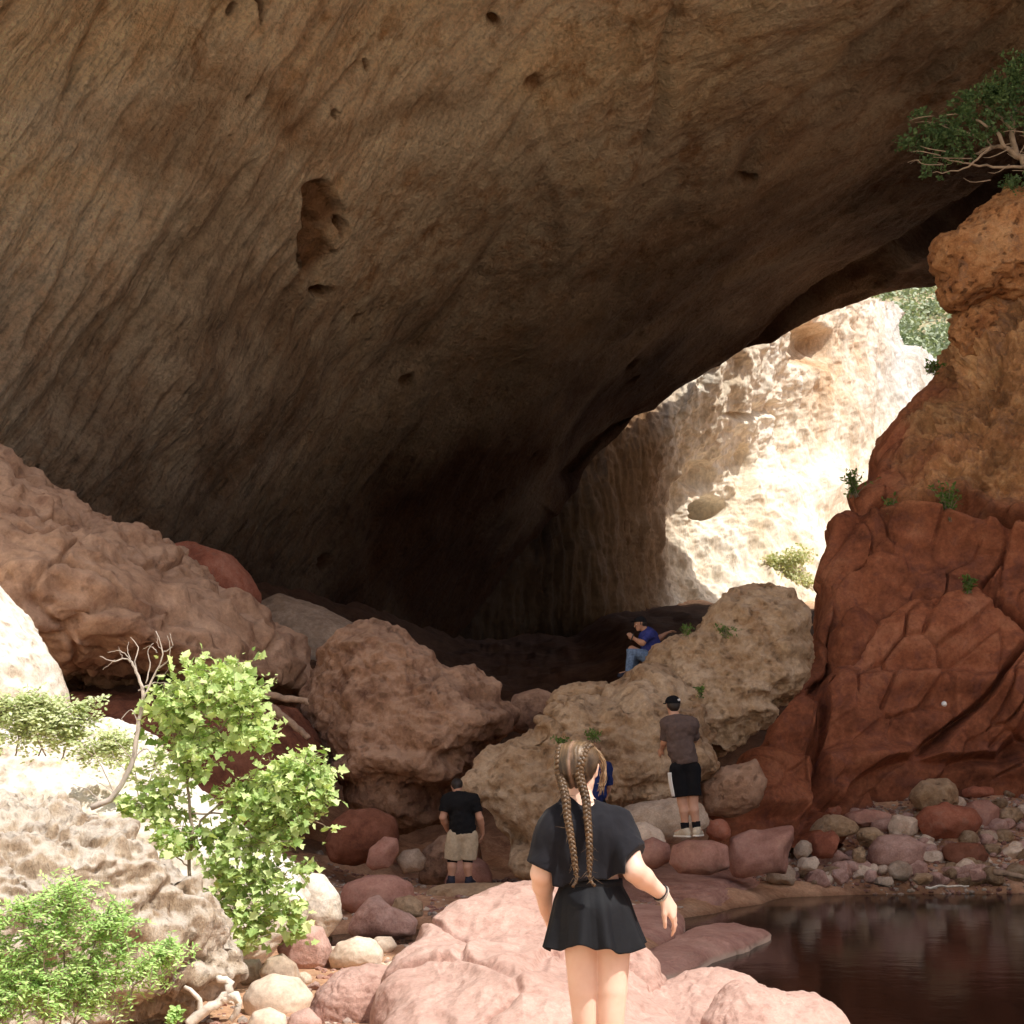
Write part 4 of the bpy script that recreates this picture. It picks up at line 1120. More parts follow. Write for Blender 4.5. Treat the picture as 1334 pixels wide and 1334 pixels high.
M['weed'] = leaf_mat('weed_leaf', (0.07, 0.14, 0.03), (0.18, 0.28, 0.07), 0.3, 3.0)


def grow(px_pts, d, n=14, jit=0.0):
    """polyline through photo points; every point may carry its own depth as a third value"""
    pts = [P(p[0], p[1], p[2] if len(p) > 2 else d) for p in px_pts]
    q = spline(pts, n)
    if jit: q[1:-1] += RNG.normal(size=(n - 2, 3)) * jit
    return q


# --- leafy sapling
SD = 10.6
root = empty('maple_sapling', P(262, 1215, SD))
tag(root, 'sunlit sapling with lobed bright green leaves on thin stems', 'tree')
org = np.array(root.location)
stems = [([(255, 1225), (247, 1130), (250, 1060), (243, 1000), (250, 930), (262, 880)], 0.017, 0.005),
         ([(247, 1110), (270, 1060), (320, 1030), (360, 1005), (400, 985)], 0.010, 0.004),
         ([(245, 1015), (280, 960), (310, 920), (330, 880)], 0.008, 0.003), ([(244, 1005), (225, 960), (215, 920), (214, 890)], 0.007, 0.003),
         ([(250, 1060), (300, 1060), (350, 1062), (390, 1070)], 0.008, 0.003), ([(216, 1120), (220, 1070), (218, 1030), (212, 1010)], 0.008, 0.003),
         ([(255, 1200), (290, 1170), (330, 1150), (375, 1140)], 0.009, 0.003), ([(258, 1215), (300, 1210), (340, 1205), (380, 1195)], 0.007, 0.003),
         ([(247, 1130), (215, 1100), (195, 1060)], 0.007, 0.003)]
lines = []
for p, r0, r1 in stems:
    q = grow(p, SD, 16, 0.006) - org
    lines.append((q, np.linspace(r0, r1, 16)))
clumps = [(268, 905, 62, 50, 330), (318, 915, 42, 45, 240), (225, 925, 34, 44, 170), (330, 950, 34, 26, 120), (262, 965, 58, 34, 240), (300, 880, 36, 26, 140), (245, 1000, 34, 22, 90),
          (395, 1000, 46, 30, 220), (355, 1015, 46, 40, 240), (410, 1030, 32, 24, 130), (375, 1060, 48, 32, 230), (330, 1055, 40, 26, 130), (350, 1095, 50, 22, 170), (305, 1035, 36, 22, 100),
          (205, 1055, 38, 24, 110), (175, 1045, 22, 16, 45), (235, 1090, 40, 30, 150), (290, 1090, 36, 26, 100), (215, 1030, 30, 18, 70),
          (300, 1140, 46, 26, 150), (350, 1150, 44, 30, 150), (325, 1185, 48, 26, 170), (370, 1180, 28, 22, 80), (345, 1215, 40, 18, 80), (275, 1170, 30, 22, 60), (395, 1135, 16, 12, 30), (385, 1205, 16, 10, 25)]
pp, nn, tt = [], [], []
for cx, cy, rx, ry, n in clumps:
    C = P(cx, cy, SD)
    R_ = np.array([rx, 0, ry]) * SD / FPX
    R_[1] = (R_[0] + R_[2]) * 0.55
    # sprays: leaves gather on twigs inside the clump
    ntw = max(3, n // 7)
    for _ in range(ntw):
        a = C + rand_unit(1)[0] * R_ * RNG.uniform(0.0, 0.75)
        dirn = rand_unit(1)[0] * R_ * 0.85; dirn[2] -= 0.02
        b = a + dirn
        lines.append((np.array([a, (a + b) / 2 + [0, 0, 0.015], b]) - org, np.array([0.003, 0.002, 0.0012])))
        m = 11
        q = a + (b - a) * RNG.random((m, 1)) ** 0.7 + RNG.normal(size=(m, 3)) * 0.035
        pp.append(q)
        nn.append(np.array([0.15, -0.45, 0.75]) + RNG.normal(size=(m, 3)) * 0.55)
        tt.append(dirn[None] * 1.5 + RNG.normal(size=(m, 3)) * 0.20 + [0, -0.05, -0.10])
pp, nn, tt = map(np.concatenate, (pp, nn, tt))
crown = obj('crown', leaves_mesh('crown', pp - org, nn, tt, 0.022 + 0.062 * RNG.random(len(pp)) ** 1.2, LOBED, 0.25), M['maple'], root)
V, F = tube_mesh(lines, 6)
obj('trunk', mesh_mixed('trunk', V, F), M['bark'], root)

# --- dead branch
DD = 10.5
main = [(118, 1052), (150, 1035), (172, 990), (181, 945), (186, 905), (180, 880), (172, 862)]
lines = [(grow(main, DD, 24, 0.004), np.linspace(0.024, 0.009, 24))]
tw = [([(185, 915), (196, 890), (205, 870), (212, 850), (203, 822)], .010), ([(205, 872), (218, 862), (222, 845), (218, 828)], .006), ([(212, 850), (224, 842), (221, 825)], .005), ([(172, 862), (160, 858), (148, 862), (130, 855)], .007),
      ([(178, 876), (176, 858), (180, 842), (170, 830)], .006), ([(172, 862), (158, 848), (140, 850)], .005), ([(150, 860), (140, 868), (134, 872)], .004), ([(180, 900), (200, 890), (222, 890), (238, 893)], .006),
      ([(190, 890), (196, 865), (192, 848), (200, 838)], .006), ([(181, 945), (172, 925), (160, 935), (158, 942)], .005), ([(172, 990), (190, 975), (200, 990), (208, 1010)], .006), ([(172, 990), (160, 975), (148, 962)], .005),
      ([(150, 1035), (138, 1010), (125, 985), (118, 970)], .006), ([(150, 1035), (130, 1020), (116, 1012)], .004), ([(130, 1045), (116, 1030), (95, 1022)], .006), ([(205, 850), (196, 842), (186, 846)], .004), ([(160, 858), (154, 842)], .003),
      ([(213, 850), (206, 840), (205, 830)], .003), ([(172, 862), (166, 848), (168, 836)], .004), ([(200, 880), (214, 878), (222, 868)], .004), ([(120, 985), (110, 975), (104, 978)], .004), ([(165, 1005), (150, 990), (146, 978)], .004)]
for p, r in tw:
    dz = RNG.uniform(-0.12, 0.12)
    p = [(a, b, DD + dz * k / (len(p) - 1)) for k, (a, b) in enumerate(p)]
    lines.append((grow(p, DD, 12, 0.003), np.linspace(r, r * 0.35, 12)))
V, F = tube_mesh(lines, 6)
c0 = P(118, 1052, DD)
tag(obj('dead_branch', mesh_mixed('dead_branch', V - c0, F), M['dead_wood'], None, c0), 'bare grey dead branch with crooked twigs rising left of the sapling', 'dead branch')


# --- feathery bush at the lower left
def feathery(name, label, stems_px, d, n_leaf, leaf, mat, spread, cat='bush', trunk_r=0.006, shape=SLIM, pinn=9):
    lines, pp, nn, tt = [], [], [], []
    base = P(stems_px[0][0][0], stems_px[0][0][1], d)
    for st in stems_px:
        dz = RNG.uniform(-0.15, 0.15)
        q = grow([(a, b, d + dz) for a, b in st], d, 14, 0.004)
        lines.append((q - base, np.linspace(trunk_r, trunk_r * 0.3, 14)))
        for k in range(n_leaf):
            f = RNG.random() ** 0.7
            i = min(12, int(3 + f * 10))
            p0 = q[i] + (q[i + 1] - q[i]) * RNG.random()
            dr = rand_unit(1)[0] * [1, 1, 0.7] + [0, 0, 0.25]
            L = spread * RNG.uniform(0.5, 1.1)
            x = np.linspace(0, 1, pinn)[:, None]
            fr = p0 + dr * L * x - np.array([0, 0, 0.35]) * L * x ** 2
            lines.append((fr[::4] - base, np.array([0.0016] * len(fr[::4]))))
            sd = np.cross(dr, [0, 0, 1.0]); sd /= np.linalg.norm(sd) + 1e-6
            for sg in (-1, 1):
                m = len(fr) - 1
                pp.append(fr[1:] + RNG.normal(size=(m, 3)) * 0.002); nn.append(np.array([0.15, -0.40, 0.9]) + RNG.normal(size=(m, 3)) * 0.40)
                tt.append(np.tile(sd * sg + dr * 0.5, (m, 1)) + RNG.normal(size=(m, 3)) * 0.15)
    pp, nn, tt = map(np.concatenate, (pp, nn, tt))
    r = empty(name, base); tag(r, label, cat)
    obj('foliage', leaves_mesh('foliage', pp - base, nn, tt, RNG.uniform(0.7, 1.2, len(pp)) * leaf, shape, 0.1), mat, r)
    V, F = tube_mesh(lines, 5)
    obj('stem', mesh_mixed('stem', V, F), M['bark'], r)
    return r


fs = [[(30, 1345), (20, 1290), (-5, 1240), (-20, 1200)], [(60, 1345), (50, 1280), (40, 1220), (30, 1180)], [(80, 1345), (84, 1270), (80, 1200), (70, 1160)], [(95, 1345), (110, 1280), (125, 1220), (140, 1190)],
      [(150, 1340), (150, 1280), (158, 1230), (160, 1190)], [(152, 1330), (180, 1280), (205, 1250), (222, 1240)], [(40, 1345), (10, 1320), (-15, 1300), (-30, 1290)], [(100, 1345), (80, 1310), (60, 1290), (40, 1280)],
      [(90, 1345), (120, 1310), (110, 1290), (100, 1250)], [(70, 1345), (60, 1250), (85, 1180), (100, 1150)], [(20, 1345), (35, 1310), (25, 1270), (10, 1250)]]
feathery('feathery_bush', 'feathery light green bush in front of the cream boulder at the bottom left corner', fs, 7.1, 75, 0.030, M['fern'], 0.17)
sh = [[(-20, 985), (-10, 960), (0, 930), (10, 915)], [(20, 985), (25, 960), (30, 935), (40, 910)], [(50, 985), (60, 960), (70, 940), (80, 925)], [(80, 990), (90, 965), (100, 945), (112, 915)], [(0, 985), (-25, 960), (-40, 940), (-60, 930)],
      [(60, 985), (45, 950), (55, 925), (50, 915)], [(100, 990), (120, 985), (140, 975), (150, 965)]]
feathery('leafy_shrub', 'low sunlit shrub on the white slab at the left edge', sh, 11.2, 130, 0.034, M['shrub'], 0.24, 'shrub', 0.007, OVAL, 6)
feathery('dry_shrub', 'sparse yellowish shrub behind the dead branch', [[(190, 1035), (200, 1000), (206, 980)], [(180, 1040), (175, 1000), (170, 985)], [(150, 1000), (140, 985), (120, 980)]], 11.9, 16, 0.045, M['shrub'], 0.2, 'shrub', 0.005, OVAL, 6)
feathery('seedling', 'small green seedling at the bottom edge right of the feathery bush', [[(222, 1345), (226, 1325), (232, 1318)]], 8.2, 16, 0.03, M['fern'], 0.06, 'seedling', 0.003, OVAL, 5)

# --- tree on the cliff top
TD = 29.5
root = empty('cliff_tree', P(1345, 245, TD)); org = np.array(root.location)
tag(root, 'dark green tree with pale crooked limbs on the cliff top at the right edge', 'tree')
lines = [(grow([(1350, 262), (1342, 230), (1335, 212), (1322, 195), (1318, 170), (1322, 140)], TD, 18, 0.02) - org, np.linspace(0.11, 0.05, 18)),
         (grow([(1328, 205), (1310, 193), (1290, 192), (1272, 200)], TD, 12, 0.01) - org, np.linspace(0.07, 0.025, 12)),
         (grow([(1292, 192), (1285, 182), (1282, 170)], TD, 8) - org, np.linspace(0.035, 0.015, 8)),
         (grow([(1335, 215), (1310, 218), (1280, 215), (1250, 212), (1225, 205)], TD - .4, 14, 0.02) - org, np.linspace(0.04, 0.012, 14)),
         (grow([(1320, 170), (1300, 150), (1280, 135)], TD, 10) - org, np.linspace(0.05, 0.02, 10)),
         (grow([(1310, 193), (1290, 165), (1250, 150), (1220, 155)], TD - .3, 12, 0.02) - org, np.linspace(0.05, 0.012, 12)),
         (grow([(1350, 225), (1380, 190), (1400, 150)], TD, 10) - org, np.linspace(0.08, 0.03, 10)),
         (grow([(1290, 192), (1270, 210), (1245, 222), (1215, 225)], TD - .6, 12, 0.02) - org, np.linspace(0.03, 0.008, 12))]
for _ in range(26):
    x, y = RNG.uniform(1180, 1335), RNG.uniform(150, 235)
    lines.append((grow([(x + RNG.uniform(20, 45), y - RNG.uniform(-8, 14)), (x + 12, y + RNG.uniform(-6, 6)), (x, y)], TD - RNG.uniform(0, 1), 6) - org, np.linspace(0.014, 0.004, 6)))
V, F = tube_mesh(lines, 6)
obj('trunk', mesh_mixed('trunk', V, F), M['pale_bark'], root)
pp, nn, tt = [], [], []
for cx, cy, rx, ry, n in [(1320, 110, 40, 26, 1500), (1290, 130, 34, 26, 1100), (1350, 90, 44, 22, 1000), (1262, 150, 30, 22, 800), (1230, 165, 30, 22, 800), (1205, 178, 26, 18, 560), (1182, 186, 16, 10, 260), (1250, 185, 36, 18, 500), (1230, 205, 30, 14, 320),
                       (1215, 222, 22, 12, 200), (1290, 170, 26, 16, 300), (1380, 140, 40, 40, 900), (1330, 150, 26, 20, 420), (1318, 238, 20, 8, 260), (1200, 150, 14, 10, 140), (1270, 118, 14, 12, 200), (1325, 85, 22, 12, 260)]:
    C = P(cx, cy, TD - 0.3)
    R_ = np.array([rx, (rx + ry) * 0.55, ry]) * TD / FPX
    for _ in range(n // 20):
        a = C + rand_unit(1)[0] * R_ * RNG.random() ** 0.5
        dr = rand_unit(1)[0] * [1, 1, 0.8] * 0.28
        m = 20
        q = a + dr * RNG.random((m, 1)) + RNG.normal(size=(m, 3)) * 0.035
        pp.append(q); nn.append(rand_unit(m) + [0, -0.2, 0.6]); tt.append(dr[None] * 3 + RNG.normal(size=(m, 3)) * 0.4)
pp, nn, tt = map(np.concatenate, (pp, nn, tt))
obj('crown', leaves_mesh('crown', pp - org, nn, tt, RNG.uniform(0.05, 0.11, len(pp)), SLIM * [1.7, 1], 0.1), M['juniper'], root)

# --- little plants on the rocks
for nm, lb, x, y, d, w_, h_, n in [
    ('cliff_plant', 'bushy green plant on the ledge in the middle of the red cliff', 1236, 678, 27.6, 15, 48, 26),
    ('cliff_plant', 'green plant on the left rim of the red cliff', 1112, 645, 29.2, 16, 30, 20),
    ('cliff_plant', 'thin green sprig between the two bigger plants on the red cliff ledge', 1163, 676, 28.0, 8, 28, 10),
    ('cliff_plant', 'faint small plant low on the red cliff below the ledge', 1262, 770, 26.6, 10, 16, 8),
    ('cliff_plant', 'grey green tuft near the top left rim of the red cliff', 1215, 484, 31.6, 16, 10, 12),
    ('grass_tuft', 'green tuft on the crest of the long tan boulder above the girl head', 732, 972, 21.0, 9, 9, 10),
    ('grass_tuft', 'flat green tuft on the long tan boulder right of the other tuft', 772, 962, 21.1, 12, 9, 10),
    ('grass_tuft', 'green tuft beside the cap of the standing man', 912, 905, 21.3, 6, 9, 8),
    ('grass_tuft', 'dull green patch near the top of the tall tan boulder', 945, 826, 22.0, 12, 9, 10),
    ('grass_tuft', 'grassy tuft right beside the elbow of the sitting man', 893, 825, 22.8, 9, 8, 9),
]:
    lines, pp, nn, tt = [], [], [], []
    base = P(x, y, d)
    u = d / FPX
    for _ in range(n):
        top_ = np.array([RNG.normal() * w_ * 0.6, RNG.normal() * w_ * 0.5 - 4, h_ * RNG.uniform(0.5, 1.05)]) * u
        q = np.array([[0, 0, -0.05], top_ * [0.4, 0.4, 0.55], top_])
        q[0, :2] = RNG.normal(size=2) * w_ * 0.25 * u
        q = spline(q, 7)
        lines.append((q, np.linspace(0.006, 0.002, 7)))
        m = 16
        k = RNG.integers(1, 7, m)
        pp.append(q[k] + RNG.normal(size=(m, 3)) * 0.02); nn.append(rand_unit(m) + [0, -.4, .6]); tt.append(rand_unit(m) + [0, 0, .6])
    pp, nn, tt = map(np.concatenate, (pp, nn, tt))
    r = empty(nm, base); tag(r, lb, 'plant' if nm == 'cliff_plant' else 'grass tuft')
    obj('foliage', leaves_mesh('foliage', pp, nn, tt, RNG.uniform(0.06, 0.13, len(pp)) * (0.55 if nm == 'grass_tuft' else 1.0), SLIM * [1.2, 1], 0.1), M['weed'], r)
    V, F = tube_mesh(lines, 5); obj('stem', mesh_mixed('stem', V, F), M['bark'], r)

# far sunlit bushes at the canyon foot
pp = []
for k in range(30):
    x = RNG.uniform(1000, 1058); y = RNG.uniform(725, 775) - 0.25 * (x - 1000)
    c = P(x, y, 94)
    q = rand_unit(60) * RNG.random((60, 1)) ** 0.4 * RNG.uniform(0.3, 0.7) + c
    pp.append(q)
pp = np.concatenate(pp); base = P(1030, 765, 95)
r = empty('canyon_bush', base); tag(r, 'hazy sunlit green bush at the foot of the bright far canyon wall', 'bush')
M['far_bush'] = leaf_mat('far_bush_leaf', (0.45, 0.50, 0.26), (0.72, 0.72, 0.48), 0.3, 0.5)  # paled leaf colours stand in for haze
obj('foliage', leaves_mesh('foliage', pp - base, rand_unit(len(pp)) + [0, -.3, .8], rand_unit(len(pp)), RNG.uniform(0.15, 0.3, len(pp)), OVAL, 0.1), M['far_bush'], r)

# --- driftwood
M['drift'] = plain_mat('driftwood', (0.34, 0.24, 0.17), 0.9, 0.1, 0.35, 10, 0.5, 0.01, (1, 1, 1))
M['drift_white'] = plain_mat('bleached_driftwood', (0.68, 0.62, 0.53), 0.9, 0.1, 0.3, 14, 0.5, 0.01)
for pts, r0, r1, d, m, nm, lb in [
    ([(345, 905), (365, 908), (390, 912), (402, 915)], 0.06, 0.05, 23.0, 'drift', 'driftwood_log', 'short driftwood log wedged level against the huge brown boulder'),
    ([(352, 920), (375, 938), (402, 962)], 0.07, 0.045, 22.7, 'drift', 'driftwood_log', 'driftwood log slanting down beneath the level log by the brown boulder'),
    ([(1296, 1136), (1315, 1139), (1345, 1146)], 0.05, 0.035, 22.6, 'drift', 'driftwood_stick', 'pale stick lying at the waterline at the right edge'),
    ([(1206, 1156), (1235, 1155), (1262, 1154)], 0.02, 0.012, 22.4, 'drift_white', 'driftwood_stick', 'thin whitish stick in the water edge below the tan waterline stone')]:
    q = grow(pts, d, 14, 0.008); c = q.mean(0)
    V, F = tube_mesh([(q - c, np.linspace(r0, r1, 14) * (1 + 0.05 * RNG.normal(size=14)))], 10)
    tag(obj(nm, mesh_mixed(nm, V, F), M[m], None, c), lb, 'driftwood')
lines = [(grow([(245, 1335), (268, 1315), (290, 1300), (300, 1285), (285, 1272)], 8.7, 16, 0.006), np.linspace(0.035, 0.02, 16)), (grow([(290, 1300), (305, 1298), (310, 1310), (300, 1330)], 8.7, 12, 0.006), np.linspace(0.03, 0.018, 12)),
         (grow([(262, 1322), (258, 1300), (240, 1285)], 8.7, 10, 0.004), np.linspace(0.02, 0.01, 10))]
c = P(275, 1310, 8.7)
V, F = tube_mesh([(q - c, r) for q, r in lines], 9)
tag(obj('driftwood_root', mesh_mixed('driftwood_root', V, F), M['drift_white'], None, c), 'bleached forked driftwood root at the foot of the cream boulder', 'driftwood')

# ------------------------------------------------------------------ people (bodies grown as one smooth surface from a signed distance field)
class Field:
    def __init__(s, lo, hi, h):
        s.lo = np.array(lo, float); s.h = h
        s.n = np.ceil((np.array(hi) - s.lo) / h).astype(int) + 1
        s.ax = [s.lo[i] + h * np.arange(s.n[i]) for i in range(3)]
        s.v = np.full(s.n, 0.5, np.float32)

    def _sl(s, lo, hi):
        a = np.clip(np.floor((np.array(lo) - s.lo) / s.h).astype(int), 0, s.n)
        b = np.clip(np.ceil((np.array(hi) - s.lo) / s.h).astype(int) + 1, 0, s.n)
        return tuple(slice(x, y) for x, y in zip(a, b))

    def _grid(s, sl):
        return s.ax[0][sl[0]][:, None, None], s.ax[1][sl[1]][None, :, None], s.ax[2][sl[2]][None, None, :]

    def add(s, d, sl, k):
        cur = s.v[sl]
        if k > 0:
            h = np.clip(0.5 + 0.5 * (cur - d) / k, 0, 1)
            s.v[sl] = cur * (1 - h) + d * h - k * h * (1 - h)
        else:
            s.v[sl] = np.minimum(cur, d)

    def cap(s, a, b, ra, rb, k=0.02, fy=1.0, sub=False, fx=1.0):
        """tapered limb from a to b; fy / fx flatten it front-back / sideways"""
        a = np.array(a, float); b = np.array(b, float)
        m = max(ra, rb) * max(1, fy, fx) + 0.06 + k
        sl = s._sl(np.minimum(a, b) - m, np.maximum(a, b) + m)
        X, Y, Z = s._grid(sl)
        if X.size == 0 or Y.size == 0 or Z.size == 0: return
        e = b - a
        S = np.array([1 / fx, 1 / fy, 1.0])
        es = e * S; L2 = max(es @ es, 1e-9)
        dx, dy, dz = (X - a[0]) * S[0], (Y - a[1]) * S[1], Z - a[2]
        t = np.clip((dx * es[0] + dy * es[1] + dz * es[2]) / L2, 0, 1)
        d = np.sqrt((dx - t * es[0]) ** 2 + (dy - t * es[1]) ** 2 + (dz - t * es[2]) ** 2) - (ra + (rb - ra) * t)
        d = d * min(1, fy, fx) if min(fy, fx) < 1 else d
        d = d.astype(np.float32)
        if sub:
            s.v[sl] = np.maximum(s.v[sl], -d)
        else:
            s.add(d, sl, k)

    def ell(s, c, r, k=0.02, sub=False):
        c = np.array(c, float); r = np.array(r, float)
        m = r.max() + 0.05 + k
        sl = s._sl(c - m, c + m)
        X, Y, Z = s._grid(sl)
        q = np.sqrt(((X - c[0]) / r[0]) ** 2 + ((Y - c[1]) / r[1]) ** 2 + ((Z - c[2]) / r[2]) ** 2)
        d = ((q - 1) * r.min()).astype(np.float32)
        if sub: s.v[sl] = np.maximum(s.v[sl], -d)
        else: s.add(d, sl, k)

    def cut(s, p, n):
        """remove everything on the side n points to"""
        X, Y, Z = s._grid((slice(None),) * 3)
        d = (X - p[0]) * n[0] + (Y - p[1]) * n[1] + (Z - p[2]) * n[2]
        s.v = np.maximum(s.v, d.astype(np.float32))

    def cutfn(s, fn):
        X, Y, Z = s._grid((slice(None),) * 3)
        s.v = np.maximum(s.v, fn(X, Y, Z).astype(np.float32))

    def warpnoise(s, amp, freq, seed=0, st=(1, 1, 1)):
        near = np.abs(s.v) < 0.05
        i = np.nonzero(near)
        q = np.stack([s.ax[k][i[k]] * st[k] for k in range(3)], -1)
        s.v[i] += (amp * fbm(q, freq, 3, 0.5, seed)).astype(np.float32)

    def mesh(s, name):
        v = s.v
        c = {}
        for dx in (0, 1):
            for dy in (0, 1):
                for dz in (0, 1):
                    c[dx, dy, dz] = v[dx:v.shape[0] - 1 + dx, dy:v.shape[1] - 1 + dy, dz:v.shape[2] - 1 + dz]
        ins = sum((c[k] < 0).astype(np.int8) for k in c)
        act = (ins > 0) & (ins < 8)
        I = np.argwhere(act)
        idx = np.full(act.shape, -1, np.int32); idx[act] = np.arange(len(I))
        val = {k: c[k][act] for k in c}
        acc = np.zeros((len(I), 3)); cnt = np.zeros(len(I))
        keys = list(c)
        for a in keys:
            for b in keys:
                if a < b and sum(abs(x - y) for x, y in zip(a, b)) == 1:
                    va, vb = val[a], val[b]
                    m = (va < 0) != (vb < 0)
                    t = np.where(m, va / np.where(m, va - vb, 1), 0)
                    p = np.array(a)[None] + t[:, None] * (np.array(b) - np.array(a))[None]
                    acc += p * m[:, None]; cnt += m
        V = s.lo + (I + acc / np.maximum(cnt, 1)[:, None]) * s.h
        Fs = []
        for ax in range(3):
            o1, o2 = (ax + 1) % 3, (ax + 2) % 3
            sl0 = [slice(None)] * 3; sl1 = [slice(None)] * 3
            sl0[ax] = slice(0, -1); sl1[ax] = slice(1, None)
            sg0 = v[tuple(sl0)] < 0; sg1 = v[tuple(sl1)] < 0
            E = np.argwhere(sg0 != sg1)
            E = E[(E[:, o1] > 0) & (E[:, o2] > 0) & (E[:, o1] < v.shape[o1] - 1) & (E[:, o2] < v.shape[o2] - 1)]
            if not len(E): continue
            q = []
            for d1, d2 in ((-1, -1), (0, -1), (0, 0), (-1, 0)):
                J = E.copy(); J[:, o1] += d1; J[:, o2] += d2
                q.append(idx[J[:, 0], J[:, 1], J[:, 2]])
            f = np.stack(q, -1)
            inside0 = sg0[E[:, 0], E[:, 1], E[:, 2]]
            f[~inside0] = f[~inside0][:, ::-1]
            Fs.append(f)
        F = np.concatenate(Fs)
        F = F[(F >= 0).all(1)]
        # light smoothing
        for _ in range(2):
            A = np.zeros_like(V); n = np.zeros(len(V))
            for k in range(4):
                i, j = F[:, k], F[:, (k + 1) % 4]
                for ax in range(3):
                    A[:, ax] += np.bincount(i, weights=V[j, ax], minlength=len(V)) + np.bincount(j, weights=V[i, ax], minlength=len(V))
                n += np.bincount(i, minlength=len(V)) + np.bincount(j, minlength=len(V))
            V = 0.6 * V + 0.4 * A / np.maximum(n, 1)[:, None]
        return make_mesh(name, V, F)


def unit(v):
    v = np.array(v, float); return v / np.linalg.norm(v)


def add_hand(f, w, d, n, thumb, sc=1.0, curl=0.35, r=0.0085):
    """hand from wrist w along d, palm facing n; thumb = +1/-1 side of cross(d, n)"""
    w = np.array(w, float); d = unit(d); n = unit(np.array(n) - np.dot(n, d) * d); s = np.cross(d, n) * thumb
    kn = []
    for i, off in enumerate((0.030, 0.010, -0.010, -0.029)):
        k = w + d * (0.085, 0.090, 0.086, 0.078)[i] * sc + s * off * sc
        f.cap(w + s * off * 0.55 * sc + d * 0.01, k, 0.015 * sc, 0.0115 * sc, 0.012, 1.0)
        kn.append(k)
    for i, k in enumerate(kn):
        L = (0.92, 1.0, 0.94, 0.76)[i] * sc
        p, dr, a = k, d, curl * (0.8 + 0.15 * i)
        for seg, rr_ in ((0.042, r * 1.0), (0.027, r * 0.92), (0.022, r * 0.84)):
            dr = unit(dr * math.cos(a) + n * math.sin(a)); a = curl
            q = p + dr * seg * L
            f.cap(p, q, rr_ * sc, rr_ * 0.93 * sc, 0.003)
            p = q
            n2 = unit(n - np.dot(n, dr) * dr)
    b = w + d * 0.022 * sc + s * 0.024 * sc
    t1 = b + unit(d * 0.75 + s * 0.55 + n * 0.35) * 0.040 * sc
    t2 = t1 + unit(d * 0.95 + s * 0.22 + n * 0.35) * 0.030 * sc
    t3 = t2 + unit(d * 1.0 + s * 0.0 + n * 0.45) * 0.024 * sc
    f.cap(b, t1, 0.014 * sc, 0.011 * sc, 0.01); f.cap(t1, t2, 0.0105 * sc, 0.0095 * sc, 0.004); f.cap(t2, t3, 0.0095 * sc, 0.008 * sc, 0.003)


def add_head(f, c, fwd, up=(0, 0, 1), sc=1.0):
    """skull, jaw, nose, brow, lips and ears around head centre c, looking along fwd"""
    fwd = unit(fwd); up = unit(np.array(up) - np.dot(up, fwd) * fwd); sd = np.cross(fwd, up)
    g = lambda a, b, z: np.array(c) + (fwd * a + sd * b + up * z) * sc
    f.cap(g(-0.022, 0, 0.028), g(0.018, 0, 0.032), 0.080 * sc, 0.074 * sc, 0.02)
    f.cap(g(0.025, 0, -0.03), g(0.050, 0, -0.082), 0.058 * sc, 0.034 * sc, 0.03)
    f.cap(g(0.0, 0.03, -0.045), g(0.045, 0.012, -0.085), 0.032 * sc, 0.024 * sc, 0.02)
    f.cap(g(0.0, -0.03, -0.045), g(0.045, -0.012, -0.085), 0.032 * sc, 0.024 * sc, 0.02)
    f.cap(g(0.084, 0, 0.010), g(0.108, 0, -0.028), 0.009 * sc, 0.013 * sc, 0.012)
    f.cap(g(0.080, 0.03, 0.022), g(0.080, -0.03, 0.022), 0.012 * sc, 0.012 * sc, 0.012)
    f.cap(g(0.083, 0.016, -0.055), g(0.083, -0.016, -0.055), 0.009 * sc, 0.009 * sc, 0.008)
    for sg in (-1, 1):
        f.ell(g(0.078, sg * 0.031, 0.004), (0.011 * sc,) * 3, 0.004, sub=True)
        f.cap(g(-0.004, sg * 0.076, 0.018), g(0.0, sg * 0.072, -0.022), 0.014 * sc, 0.009 * sc, 0.006)
    eyes = [g(0.072, sg * 0.031, 0.004) for sg in (-1, 1)]
    return g, eyes


def eye_parts(root, eyes, mat, r=0.0115):
    V, F = ico(3)
    for e in eyes:
        obj('eye', make_mesh('eye', V * r, F), mat, root, e)


def skin_mat(name, c):
    t = NT(name)
    v = t.coord('Object')
    n = t.noise(v, 9, 4, 0.6); n2 = t.noise(v, 60, 3, 0.6)
    col = t.ramp(n, [(0.3, tuple(x * y for x, y in zip(c, (0.92, 0.84, 0.80)))), (0.7, c)])
    b = t.bsdf(col, 0.5, t.bump(n2, 0.12, 0.002), 0.35)
    b.inputs['Subsurface Weight'].default_value = 0.12
    b.inputs['Subsurface Radius'].default_value = (0.012, 0.005, 0.003)
    b.inputs['Subsurface Scale'].default_value = 1.0
    return t.m


M['skin_fair'] = skin_mat('fair_skin', (0.82, 0.57, 0.455))
M['skin'] = skin_mat('skin', (0.50, 0.29, 0.20))
M['skin_tan'] = skin_mat('tanned_skin', (0.40, 0.22, 0.14))
M['eye'] = plain_mat('eye_white', (0.55, 0.50, 0.46), 0.3, 0.5, 0.05)


def cloth(name, c, scale=30, var=0.15, rough=0.9, spec=0.15, sheen=0.0):
    t = NT(name)
    v = t.coord('Object')
    n = t.noise(v, scale, 4, 0.6); w_ = t.noise(v, 9, 4, 0.55, 0.8); th = t.noise(v, 420, 2, 0.5)
    k = t.ramp(n, [(0.3, 1 - var), (0.7, 1 + var)])
    col = t.mix(1.0, c, k, 'MULTIPLY')
    nb = t.bump(th, 0.25, 0.001, t.bump(w_, 0.5, 0.012))
    b = t.bsdf(col, rough, nb, spec)
    if sheen: b.inputs['Sheen Weight'].default_value = sheen
    return t.m


